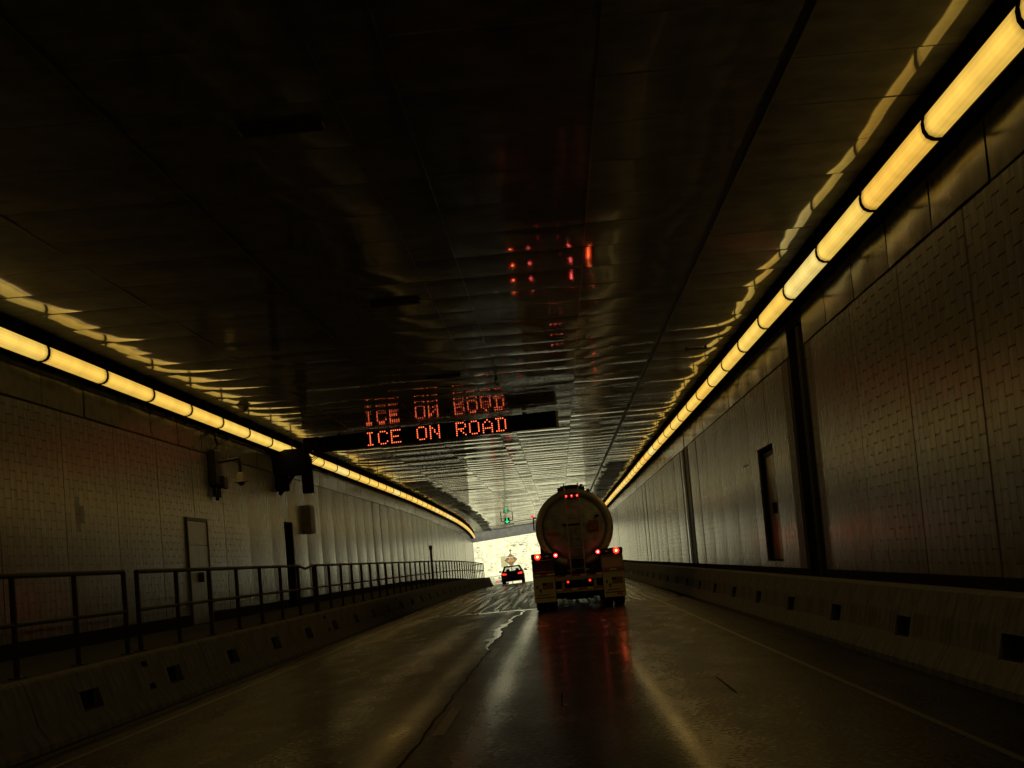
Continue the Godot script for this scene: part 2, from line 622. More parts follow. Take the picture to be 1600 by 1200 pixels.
# ------------------------------------------------------------------ ground, road, outside terrain
func build_ground() -> void:
	for part_road in [[-12.0, 54.0, M.road, "road"], [54.0, 262.0, M.road_far, "road"]]:
		var mb := MB.new()
		var zs := [part_road[0]]
		while zs[-1] < part_road[1] - 0.01:
			zs.append(minf(zs[-1] + 3.0, part_road[1]))
		var xs := [-8.5, -5.3, -3.3, -1.35, 0.7, 2.76, 3.8, 5.0]
		for k in zs.size() - 1:
			for i in xs.size() - 1:
				var q := []
				var t := []
				for c in [[i, k], [i + 1, k], [i + 1, k + 1], [i, k + 1]]:
					q.append(P(xs[c[0]], 0.0, zs[c[1]]))
					t.append(Vector2((xs[c[0]] + 8.5) / 13.5, zs[c[1]] / 36.0))
				mb.quad(q[0], q[1], q[2], q[3], Vector3.UP, t[0], t[1], t[2], t[3])
		struct(part_road[3], mb, part_road[2])
	var road: Node3D = get_node("road")
	# lane joint that wanders, its edge standing a little, water lying along it
	var jx := func(z: float) -> float:
		return -1.36 + 0.012 * sin(z * 1.7) + 0.01 * sin(z * 4.1) + 0.20 * smoothstep(42.0, 54.0, z) + 0.05 * sin(z * 0.9) * smoothstep(25.0, 40.0, z) + 0.03 * sin(z * 2.3) * smoothstep(25.0, 45.0, z)
	var jm := MB.new()
	var z := 12.0
	while z < 62.0:
		var z2 := z + 0.4
		jm.quad(P(jx.call(z) - 0.009, 0.004, z), P(jx.call(z) + 0.009, 0.004, z), P(jx.call(z2) + 0.009, 0.004, z2), P(jx.call(z2) - 0.009, 0.004, z2), Vector3.UP)
		z = z2
	part("lane_joint", jm, M.joint, road)
	var nz := FastNoiseLite.new()
	nz.seed = 71; nz.frequency = 0.35
	var pm := MB.new()
	z = 31.0
	while z < 53.6:
		var z3 := z + 0.25
		var q2 := []
		for zz in [z, z3]:
			var wd: float = 0.012 + 0.21 * smoothstep(30.0, 37.0, zz) * (1.0 - smoothstep(38.0, 50.0, zz) * 0.75) * (0.45 + 1.3 * absf(nz.get_noise_1d(zz * 4.0)))
			q2.append(P(jx.call(zz) - 0.022, 0.008, zz))
			q2.append(P(jx.call(zz) - 0.022 - wd, 0.008, zz))
		pm.quad(q2[0], q2[1], q2[3], q2[2], Vector3.UP)
		z = z3
	part("puddle", pm, M.water, road)
	# wet strip across the road where the pavement changes
	var tm := MB.new()
	var x := -4.7
	while x < -0.8:
		var x2 := x + 0.25
		var wa := (0.05 + 0.20 * smoothstep(-4.7, -2.0, x)) * (1.0 + 0.7 * nz.get_noise_1d(x * 4.0 + 50.0))
		var wb := (0.05 + 0.20 * smoothstep(-4.7, -2.0, x2)) * (1.0 + 0.7 * nz.get_noise_1d(x2 * 4.0 + 50.0))
		tm.quad(P(x, 0.005, 54.0 - wa), P(x2, 0.005, 54.0 - wb), P(x2, 0.005, 54.0 + wb), P(x, 0.005, 54.0 + wa), Vector3.UP)
		x = x2
	part("wet_joint", tm, M.water, road)
	# worn paint
	for ln in [[2.71, 2.77, -11.0, 140.0], [-4.72, -4.66, -11.0, 135.0]]:
		var lm := MB.new()
		var zl := stations(ln[2], ln[3])
		for k in zl.size() - 1:
			lm.quad(P(ln[0], 0.004, zl[k]), P(ln[1], 0.004, zl[k]), P(ln[1], 0.004, zl[k + 1]), P(ln[0], 0.004, zl[k + 1]), Vector3.UP)
		part("edge_line", lm, M.line, road)
	for k in [16.2, 28.4]:
		var dm := MB.new()
		dm.quad(P(-1.28, 0.004, k), P(-1.17, 0.004, k), P(-1.17, 0.004, k + 3.0), P(-1.28, 0.004, k + 3.0), Vector3.UP)
		part("lane_dash", dm, M.line, road)
	for c in [[1.62, 18.0, 20.4], [-0.12, 18.2, 20.0]]:
		var sm2 := MB.new()
		sm2.quad(P(c[0], 0.004, c[1]), P(c[0] + 0.018, 0.004, c[1]), P(c[0] + 0.018, 0.004, c[2]), P(c[0], 0.004, c[2]), Vector3.UP)
		part("saw_cut", sm2, M.matte, road)
	# walkway behind the left barrier
	var wk := MB.new()
	sweep(wk, rect(LW, -5.52, -0.1, 0.69), -12.0, 138.0)
	sweep(wk, rect(LW, -6.6, -0.1, 0.18), 138.0, EXIT)
	struct("walkway", wk, M.walk)
	var ls := MB.new()
	sweep(ls, rect(3.93, RW + 0.1, -0.1, 0.76), -12.0, EXIT)
	struct("kerb_ledge", ls, M.walk)

func build_shell() -> void:
	# concrete behind the linings, so that no daylight leaks in
	for s in [["floor_slab", rect(LW - 0.6, RW + 0.9, -0.6, -0.1)], ["roof_slab", rect(LW - 0.6, RW + 0.9, CEIL + 0.06, CEIL + 0.5)]]:
		var mb := MB.new()
		sweep(mb, s[1], -12.4, EXIT if s[0] == "floor_slab" else ROOF_END)
		struct(s[0], mb, M.backing if s[0] == "roof_slab" else M.shell)
	var em := MB.new()
	sweep(em, rect(LW - 0.6, RW + 0.9, -0.1, CEIL + 0.06), -12.4, -12.0)
	struct("end_wall", em, M.shell)

# ------------------------------------------------------------------ ceiling of enamelled panels, each a little bowed
func build_ceiling() -> void:
	var c := Node3D.new()
	c.name = "ceiling"
	add_child(c)
	c.set_meta("kind", "structure")
	var xs := [LW, -5.68, -3.63, -1.63, -1.06, 0.69, 2.30, RW]
	var rest := MB.new()
	var pitch := 1.745
	var z := 15.4 - pitch * 15.0
	var nz := FastNoiseLite.new()
	nz.seed = 81; nz.frequency = 0.55; nz.fractal_octaves = 2
	while z < ROOF_END - 0.2:
		var z1 := minf(z + pitch, ROOF_END)
		var rowtilt := rng.randf_range(-0.0025, 0.0025)
		for i in xs.size() - 1:
			var gap_l := 0.004 if i != 6 else 0.10
			if i == 2 or i == 3 or i == 4: gap_l = 0.006
			var x0: float = xs[i] + gap_l
			var x1: float = xs[i + 1] - 0.004
			var za := z + 0.010
			var zb := z1 - 0.010
			var bow := (0.35 + 0.65 * smoothstep(18.0, 42.0, z)) * (0.3 if z > 43.5 and z < 50.8 else 1.0) * rng.randf_range(0.005, 0.018) * (1.0 if rng.randf() < 0.8 else -0.5)
			var tilt := rowtilt + rng.randf_range(-0.0022, 0.0022)
			var roll := rng.randf_range(-0.0018, 0.0018)
			var ph := rng.randf() * 100.0
			var lift := rng.randf_range(0.0, 0.004)
			var f := func(u: float, v: float) -> Vector3:
				var px := lerpf(x0, x1, u)
				var pz := lerpf(za, zb, v)
				var edge := (1.0 - pow(2.0 * u - 1.0, 4.0))
				var y := CEIL + 0.006 - lift - bow * (1.0 - pow(absf(2.0 * v - 1.0), 2.3)) * (0.6 + 0.4 * edge)
				y += tilt * (v - 0.5) * pitch + roll * (u - 0.5) * (x1 - x0)
				y += (0.0035 + 0.0035 * smoothstep(18.0, 42.0, z)) * nz.get_noise_3d(px * 0.8, pz, ph)
				return P(px, y, pz)
			var near := z > 11.0 and z < 83.0
			if near:
				var mb := MB.new()
				mb.sheet(f, 7 if x1 - x0 > 1.0 else 3, 8, Vector3.DOWN)
				panel_edges(mb, x0, x1, za, zb)
				part("ceiling_panel", mb, M.ceil, c)
			else:
				rest.sheet(f, 4 if x1 - x0 > 1.0 else 2, 5, Vector3.DOWN)
		z = z1
	var r := part("ceiling_panels", rest, M.ceil, c)
	r.set_meta("kind", "stuff")
	# narrow vent slots across the ceiling
	for k in 3:
		var zc := 16.1 + 11.4 * k
		var mb2 := MB.new()
		mb2.box(P(-2.2, CEIL - 0.025, zc), Vector3(0.78, 0.05, 0.30), 0.01)
		part("vent_slot", mb2, M.dark_steel, c)
	# bars over the long seam on the right
	for e in [-5.68, -3.63, -1.63, -1.06, 0.69]:
		var tr := MB.new()
		sweep(tr, rect(e - 0.007, e + 0.007, CEIL - 0.004, CEIL + 0.01), -12.0, ROOF_END)
		part("trim_strip", tr, M.trim, c)
	var sm := MB.new()
	sweep(sm, rect(2.385, 2.40, CEIL - 0.012, CEIL + 0.01), -12.0, ROOF_END)
	sweep(sm, rect(2.29, 2.41, CEIL + 0.012, CEIL + 0.03), -12.0, ROOF_END)
	part("seam_strip", sm, M.trim, c)
	# dark extract grilles beside both lamp rows towards the exit
	for side in [[-7.35, -5.95, 86.0, 179.0], [2.55, 3.65, 83.0, 136.0]]:
		var zg: float = side[2]
		while zg < side[3]:
			var g := MB.new()
			var xa: float = side[0] + rng.randf_range(-0.1, 0.15)
			var xb: float = side[1] + rng.randf_range(-0.22, 0.1)
			var xm := (xa + xb) * 0.5
			for e in [xa, xb]:
				sweep(g, rect(e - 0.03, e + 0.03, CEIL - 0.022, CEIL), zg, zg + 1.5)
			for e in [zg + 0.03, zg + 1.47]:
				g.box(P(xm, CEIL - 0.011, e), Vector3(xb - xa, 0.022, 0.06))
			for k in 5:
				g.box(P(xm, CEIL - 0.018, zg + 0.25 + 0.25 * k), Vector3(xb - xa - 0.07, 0.006, 0.12), 0.0, Basis(Vector3.RIGHT, rng.randf_range(-0.09, 0.09)))
			sweep(g, rect(xa, xb, CEIL - 0.016, CEIL - 0.010), zg + 0.02, zg + 1.48)
			part("vent_grille", g, M.grille, c)
			zg += 1.745

func panel_edges(mb: MB, x0: float, x1: float, za: float, zb: float) -> void:
	# turned-up rims of a panel
	var y0 := CEIL + 0.002
	var y1 := CEIL + 0.045
	mb.quad(P(x0, y0, za), P(x1, y0, za), P(x1, y1, za), P(x0, y1, za), Vector3(0, 0, 1))
	mb.quad(P(x0, y0, zb), P(x1, y0, zb), P(x1, y1, zb), P(x0, y1, zb), Vector3(0, 0, -1))
	mb.quad(P(x0, y0, za), P(x0, y0, zb), P(x0, y1, zb), P(x0, y1, za), Vector3(-1, 0, 0))
	mb.quad(P(x1, y0, za), P(x1, y0, zb), P(x1, y1, zb), P(x1, y1, za), Vector3(1, 0, 0))

# ------------------------------------------------------------------ tiled walls
func build_wall(s: int) -> void:
	var X := RW if s > 0 else -LW    # distance of the wall from the middle line
	var w := thing("tunnel_wall", "right-hand tunnel wall of cream tiles beside the tanker's lane" if s > 0 else "left-hand tunnel wall of cream tiles behind the railing", "wall", P(s * X, 0, 10))
	# openings: [z0, z1, y0, y1, depth]
	var holes := []
	if s > 0:
		holes = [[29.05, 31.0, 0.5, 5.0, 0.45], [34.6, 36.9, 1.06, 3.27, 0.17], [56.95, 57.3, 0.5, 5.0, 0.2]]
	else:
		holes = [[52.6, 54.2, 0.69, 3.17, 0.4]]
	# backing
	var zcuts := [-12.0]
	for h in holes:
		zcuts.append(h[0]); zcuts.append(h[1])
	zcuts.append(EXIT)
	var bm := MB.new()
	var face := X + 0.016
	for k in range(0, zcuts.size() - 1):
		if k % 2 == 0:
			sweep(bm, side_rect(s, face, X + 0.75, -0.1, CEIL + 0.06), zcuts[k], zcuts[k + 1])
		else:
			var h: Array = holes[(k - 1) / 2]
			sweep(bm, side_rect(s, face, X + 0.75, -0.1, h[2]), h[0], h[1])
			sweep(bm, side_rect(s, face, X + 0.75, h[3], CEIL + 0.06), h[0], h[1])
			sweep(bm, side_rect(s, X + h[4], X + 0.75, h[2], h[3]), h[0], h[1])
	part("backing", bm, M.backing, w, true)
	# tile panels
	var pitch := 3.5
	var first := 17.55 if s > 0 else 29.2
	var z := first
	while z > -10.0:
		z -= pitch
	var near0 := 14.0 if s > 0 else 22.2
	var near1 := 108.0
	var vis0 := 16.4 if s > 0 else 25.4
	var cols := 12
	var rows := 13
	var th := (TILE_TOP - TILE_LOW) / rows
	var tw := pitch / cols
	var single := 0
	var rest := MB.new()
	var rest_dirty := MB.new()
	var mats := [M.tile, M.tile, M.tile_b, M.tile_c]
	while z < EXIT - 0.3:
		var z1 := minf(z + pitch, EXIT)
		var far := smoothstep(38.0, 62.0, z)
		var bow := rng.randf_range(0.003, 0.006) + far * rng.randf_range(0.010, 0.030) * (1.0 if s > 0 else 1.3)
		var lean := rng.randf_range(-0.0025, 0.0025) + far * rng.randf_range(-0.008, 0.008)
		var off := func(zz: float) -> float:
			var t := (zz - z) / pitch
			return X - bow * (1.0 - pow(2.0 * t - 1.0, 2.0)) + lean * (t - 0.5) * pitch
		if z >= near0 - 0.1 and z < near1:
			var hm := MB.new()
			sweep(hm, side_rect(s, X + 0.008, X + 0.014, TILE_LOW, TILE_TOP), z + 0.02, z1 - 0.02)
			var blocked := false
			for h in holes:
				if z < h[1] and z1 > h[0]:
					blocked = true
			if blocked:
				hm = MB.new()
				for seg in [[z + 0.02, z1 - 0.02]]:
					var zz0: float = seg[0]
					for h in holes:
						if zz0 < h[1] and seg[1] > h[0]:
							if h[0] - zz0 > 0.05:
								sweep(hm, side_rect(s, X + 0.008, X + 0.014, TILE_LOW, TILE_TOP), zz0, h[0])
							if h[3] < TILE_TOP - 0.05:
								sweep(hm, side_rect(s, X + 0.008, X + 0.014, h[3] + 0.03, TILE_TOP), maxf(zz0, h[0]), minf(seg[1], h[1]))
							zz0 = h[1]
					if seg[1] - zz0 > 0.05:
						sweep(hm, side_rect(s, X + 0.008, X + 0.014, TILE_LOW, TILE_TOP), zz0, seg[1])
			var holder := part("wall_panel", hm, M.grout, w, true)
			for cidx in cols:
				var za := z + tw * cidx + (0.018 if cidx == 0 else 0.0012)
				var zb := z + tw * (cidx + 1) - (0.018 if cidx == cols - 1 else 0.0012)
				var ylow := TILE_LOW - (th * 0.5 if cidx % 2 == 1 else 0.0)
				for r in rows + (1 if cidx % 2 == 1 else 0):
					var ya := maxf(ylow + th * r, TILE_LOW) + 0.0045
					var yb := minf(ylow + th * (r + 1), TILE_TOP - 0.015) - 0.0045
					if yb - ya < 0.03:
						continue
					var skip := false
					for h in holes:
						if zb > h[0] - 0.02 and za < h[1] + 0.02 and yb > h[2] - 0.02 and ya < h[3] + 0.04:
							if yb > h[3] + 0.08:
								ya = h[3] + 0.045
							elif ya < h[2] - 0.06:
								yb = h[2] - 0.02
							else:
								skip = true
					if skip:
						continue
					var proud := rng.randf_range(-0.0004, 0.0004)
					var xa: float = off.call(za) + proud + rng.randf_range(-0.00012, 0.00012)
					var xb: float = off.call(zb) + proud + rng.randf_range(-0.00012, 0.00012)
					var own := za > vis0 and single < 290
					var soiled := s > 0 and (za > 28.3 and za < 31.9 or za > 56.0 and za < 58.2)
					var tb := MB.new() if own else (rest_dirty if soiled else rest)
					tile(tb, s, xa, xb, ya, yb, za, zb)
					if own:
						var dark := s < 0 and cidx >= 2 and cidx <= 3 and absf(ya - 2.72) < 0.2 and z > 29.0 and z < 29.5
						var o := part("tile", tb, M.tile_dark if dark else mats[rng.randi() % 4], holder)
						o.position = Vector3.ZERO
						single += 1
		else:
			var fm := MB.new()
			var f := func(u: float, v: float) -> Vector3:
				var zz := lerpf(z + 0.018, z1 - 0.018, u)
				return P(s * off.call(zz), lerpf(TILE_LOW, TILE_TOP - 0.015, v), zz)
			fm.sheet(f, 7, 3, Vector3(-s, 0, 0), Rect2(0, 0, cols / 2.0, rows))
			part("wall_panel", fm, M.far_tile, w, true)
		z = z1
	var ro := part("tiles", rest, M.tile, w, true)
	ro.set_meta("kind", "stuff")
	if rest_dirty.v.size() > 0:
		var rd := part("sooty_tiles", rest_dirty, M.tile_dirty, w, true)
		rd.set_meta("kind", "stuff")
	# frieze of enamelled panels under the lamps
	var fp := 2.55
	z = 28.2 - fp * 15.0 + (0.9 if s > 0 else 0.0)
	var nz := FastNoiseLite.new()
	nz.seed = 91 + s; nz.frequency = 0.5
	while z < EXIT - 0.3:
		var zf1 := minf(z + fp, EXIT)
		var tl := rng.randf_range(-0.012, 0.012)
		var ph := rng.randf() * 50.0
		var hid := false
		for h in holes:
			if h[3] > TILE_TOP and z < h[1] and zf1 > h[0]:
				hid = true
		if not hid:
			var gm := MB.new()
			var f2 := func(u: float, v: float) -> Vector3:
				var zz := lerpf(z + 0.028, zf1 - 0.028, u)
				return P(s * (X - 0.006 + tl * (v - 0.5) - 0.012 * nz.get_noise_3d(zz * 1.3, v * 1.6, ph) - 0.006 * sin(PI * u)), lerpf(TILE_TOP + 0.01, 5.58, v), zz)
			gm.sheet(f2, 8, 6, Vector3(-s, 0, 0))
			part("frieze_panel", gm, M.frieze, w, true)
		else:
			for seg in [[z, 29.05], [31.0, zf1], [z, 56.95], [57.3, zf1]]:
				if seg[1] - seg[0] > 0.2 and seg[1] - seg[0] < fp and seg[0] >= z - 0.01 and seg[1] <= zf1 + 0.01:
					var gm2 := MB.new()
					sweep(gm2, side_rect(s, X - 0.006, X + 0.012, TILE_TOP + 0.01, 5.58), seg[0] + 0.018, seg[1] - 0.01)
					part("frieze_panel", gm2, M.frieze, w, true)
		z = zf1
	if s > 0:
		# dirty drain recess with pipes
		for pz in [29.5, 29.95, 30.35]:
			var pm := MB.new()
			pm.tube([P(X + 0.12, 0.76, pz), P(X + 0.12, 5.0, pz)], 0.06 if pz != 29.95 else 0.09, 10)
			part("drain_pipe", pm, M.black, w, true)
		double_door(w, s, X + 0.10, 34.6, 36.9, 1.07, 3.22, false)
		# thin niche outline high on the wall
		var nm := MB.new()
		sweep(nm, side_rect(s, X - 0.012, X - 0.001, 3.1, 3.13), 39.0, 40.0)
		part("access_frame", nm, M.grout, w, true)
	else:
		double_door(w, s, X - 0.03, 38.6, 40.9, 0.70, 3.04, true)
		var dm := MB.new()
		sweep(dm, side_rect(s, X + 0.30, X + 0.34, 0.7, 3.1), 52.62, 54.18)
		part("niche_door", dm, M.black, w, true)

func side_rect(s: int, d0: float, d1: float, y0: float, y1: float) -> Array:
	return rect(s * d0, s * d1, y0, y1) if s > 0 else rect(s * d1, s * d0, y0, y1)

func tile(mb: MB, s: int, xa: float, xb: float, ya: float, yb: float, za: float, zb: float) -> void:
	var e := 0.002
	var d := 0.014
	var fa := [P(s * xa, ya + e, za + e), P(s * xb, ya + e, zb - e), P(s * xb, yb - e, zb - e), P(s * xa, yb - e, za + e)]
	var ba := [P(s * (xa + d), ya, za), P(s * (xb + d), ya, zb), P(s * (xb + d), yb, zb), P(s * (xa + d), yb, za)]
	mb.quad(fa[0], fa[1], fa[2], fa[3], Vector3(-s, 0, 0))
	var outs := [Vector3(-0.3 * s, -1, 0), Vector3(-0.3 * s, 0, -1), Vector3(-0.3 * s, 1, 0), Vector3(-0.3 * s, 0, 1)]
	for k in 4:
		mb.quad(fa[k], fa[(k + 1) % 4], ba[(k + 1) % 4], ba[k], outs[k])

func double_door(w: Node3D, s: int, X: float, z0: float, z1: float, y0: float, y1: float, transom: bool) -> void:
	var f := MB.new()
	for r in [[z0, z0 + 0.07, y0, y1], [z1 - 0.07, z1, y0, y1], [z0 + 0.07, z1 - 0.07, y1 - 0.08, y1]]:
		sweep(f, side_rect(s, X - 0.015, X + 0.06, r[2], r[3]), r[0], r[1])
	part("door_frame", f, M.black if s > 0 else M.frame, w, true)
	var zm := (z0 + z1) * 0.5
	var top := y1 - 0.09
	if transom:
		top = y1 - 0.62
		var t := MB.new()
		sweep(t, side_rect(s, X + 0.004, X + 0.05, top + 0.02, y1 - 0.09), z0 + 0.08, z1 - 0.08)
		part("transom_panel", t, M.door, w, true)
	for k in 2:
		var d := MB.new()
		var a := z0 + 0.08 if k == 0 else zm + 0.006
		var b := zm - 0.006 if k == 0 else z1 - 0.08
		sweep(d, side_rect(s, X, X + 0.05, y0 + 0.01, top), a, b)
		var leaf := part("door_leaf", d, M.door, w, true)
		var h := MB.new()
		var hz := zm - 0.14 if k == 0 else zm + 0.14
		h.box(P(s * (X - 0.025), y0 + 1.02, hz), Vector3(0.05, 0.22, 0.05), 0.01)
		part("handle", h, M.black, leaf, false)

# ------------------------------------------------------------------ barriers
func build_barriers() -> void:
	# right: slots every 4.9 m; left: every 4.4 m
	var defs := [
		["precast concrete barrier along the right wall, joints between its lengths", 1, 4.9, 15.5, EXIT, [Vector2(3.60, -0.05), Vector2(3.60, 0.07), Vector2(3.74, 0.30), Vector2(3.80, 0.55), Vector2(3.90, 0.80), Vector2(3.94, 0.82), Vector2(4.10, 0.82), Vector2(4.10, -0.05)]],
		["low concrete barrier on the left edge of road below the railing", -1, 4.4, 20.3, 138.0, [Vector2(5.24, -0.05), Vector2(5.24, 0.06), Vector2(5.36, 0.24), Vector2(5.42, 0.46), Vector2(5.49, 0.67), Vector2(5.52, 0.70), Vector2(5.70, 0.70), Vector2(5.70, -0.05)]]]
	for d in defs:
		var s: int = d[1]
		var b := thing("concrete_barrier", d[0], "barrier", P(s * 4.0, 0, 10))
		var pitch: float = d[2]
		var z: float = d[3]
		while z > -8.0:
			z -= pitch
		z += pitch * 0.5
		var ya := 0.27 if s > 0 else 0.24
		var yb := 0.50 if s > 0 else 0.46
		while z < d[4] - 0.5:
			var z1 := minf(z + pitch, d[4])
			var mid := z + pitch * 0.5
			var mb := MB.new()
			var pr: Array = d[5].map(func(q: Vector2): return Vector2(q.x * s, q.y))
			# real opening: the outline is notched where the slot is
			var notch := []
			for q in d[5]:
				if q.y > 0.15 and q.y < 0.6 and q.x < 3.85 and (s > 0) or q.y > 0.15 and q.y < 0.6 and s < 0:
					continue
				notch.append(q)
			var depth := 0.30
			var i_at := 2
			var lowx := lerp_profile(d[5], ya)
			var highx := lerp_profile(d[5], yb)
			var np := [notch[0], notch[1], Vector2(lowx, ya), Vector2(lowx + depth * 0.6, ya), Vector2(highx + depth * 0.6 - 0.05, yb), Vector2(highx, yb)]
			for k in range(i_at, notch.size()):
				np.append(notch[k])
			var npr: Array = np.map(func(q: Vector2): return Vector2(q.x * s, q.y))
			if mid + 0.45 < z1 - 0.05:
				sweep(mb, pr, z + 0.014, mid - 0.42)
				sweep(mb, npr, mid - 0.42, mid + 0.42)
				sweep(mb, pr, mid + 0.42, z1 - 0.014)
			else:
				sweep(mb, pr, z + 0.014, z1 - 0.014)
			var seg := part("barrier_segment", mb, M.concrete, b, true)
			if mid + 0.45 < z1 - 0.05 and mid > 8.0:
				var dm := MB.new()
				sweep(dm, side_rect(s, lowx + depth * 0.6 - 0.06, lowx + depth * 0.6 + 0.03, ya + 0.004, yb - 0.004), mid - 0.41, mid + 0.41)
				part("drain_insert", dm, M.matte, seg, false)
			z = z1
		if s < 0:
			for q in [[23.2, 0.545], [23.25, 0.325], [41.0, 0.545], [41.05, 0.325], [58.8, 0.545], [58.85, 0.325]]:
				var om := MB.new()
				var ox := lerp_profile(d[5], q[1])
				sweep(om, [Vector2(-ox + 0.02, q[1] - 0.07), Vector2(-ox - 0.06, q[1] - 0.07), Vector2(-ox - 0.10, q[1] + 0.07), Vector2(-ox - 0.02, q[1] + 0.07)], q[0] - 0.16, q[0] + 0.16)
				part("outlet_box", om, M.matte, b, true)

func lerp_profile(pr: Array, y: float) -> float:
	for i in pr.size() - 1:
		var a: Vector2 = pr[i]
		var b: Vector2 = pr[i + 1]
		if y >= a.y and y <= b.y and b.y > a.y:
			return lerpf(a.x, b.x, (y - a.y) / (b.y - a.y))
	return pr[1].x

# ------------------------------------------------------------------ railing in three lengths
func build_rails() -> void:
	var X := -5.9
	var top := 1.79
	var secs := [[11.8, 24.2, "near length of dark pipe railing, ending beside a narrow gap"], [24.95, 42.9, "middle length of dark pipe railing in front of the double door"], [43.3, 137.6, "long far length of dark pipe railing running on to the exit"]]
	for sc in secs:
		var z0: float = sc[0]
		var z1: float = sc[1]
		var n := maxi(1, roundi((z1 - z0) / 2.46))
		var t := thing("pipe_railing", sc[2], "railing", P(X, 0.69, z0), "railings along the left walkway")
		for r in [["top_rail", top, 0.030], ["mid_rail", 1.26, 0.025]]:
			var pts := []
			for k in n * 2 + 1:
				var zz := z0 + (z1 - z0) * k / (n * 2.0)
				var dip := 0.0
				if z0 == 24.95 and k == n * 2 - 1 and r[0] == "top_rail":
					dip = 0.07
				pts.append(P(X, r[1] - dip, zz))
			if sc[1] > 100.0:
				pts.append(P(X - 0.35, r[1] - 0.03, z1 + 0.3))
				pts.append(P(X - 0.9, r[1] - 0.05, z1 + 0.35))
			var mb := MB.new()
			mb.tube(pts, r[2], 8)
			part(r[0], mb, M.rail, t, true)
		var proto: Mesh = null
		var pm := MB.new()
		pm.tube([Vector3(0, 0, 0), Vector3(0, top - 0.69, 0)], 0.034, 8)
		pm.box(Vector3(0, 0.008, 0), Vector3(0.16, 0.016, 0.16), 0.003)
		proto = pm.mesh()
		for k in n + 1:
			var o := part("post", proto, M.rail, t)
			o.position = P(X, 0.69, z0 + (z1 - z0) * k / n) - t.position
	# tall pipe standing at the walkway's edge
	var mb2 := MB.new()
	var base := P(-5.85, 0.69, 82.0)
	mb2.tube([Vector3.ZERO, Vector3(0, 1.65, 0)], 0.05, 8)
	mb2.box(Vector3(0, 1.72, 0), Vector3(0.16, 0.2, 0.12), 0.02)
	var mp := part("marker_post", mb2, M.black)
	mp.position = base
	tag(mp, "thin black post standing taller than the far railing", "post")

# ------------------------------------------------------------------ lamps
const ORD := ["first", "second", "third", "fourth", "fifth", "sixth", "seventh", "eighth", "ninth", "tenth", "eleventh", "twelfth"]

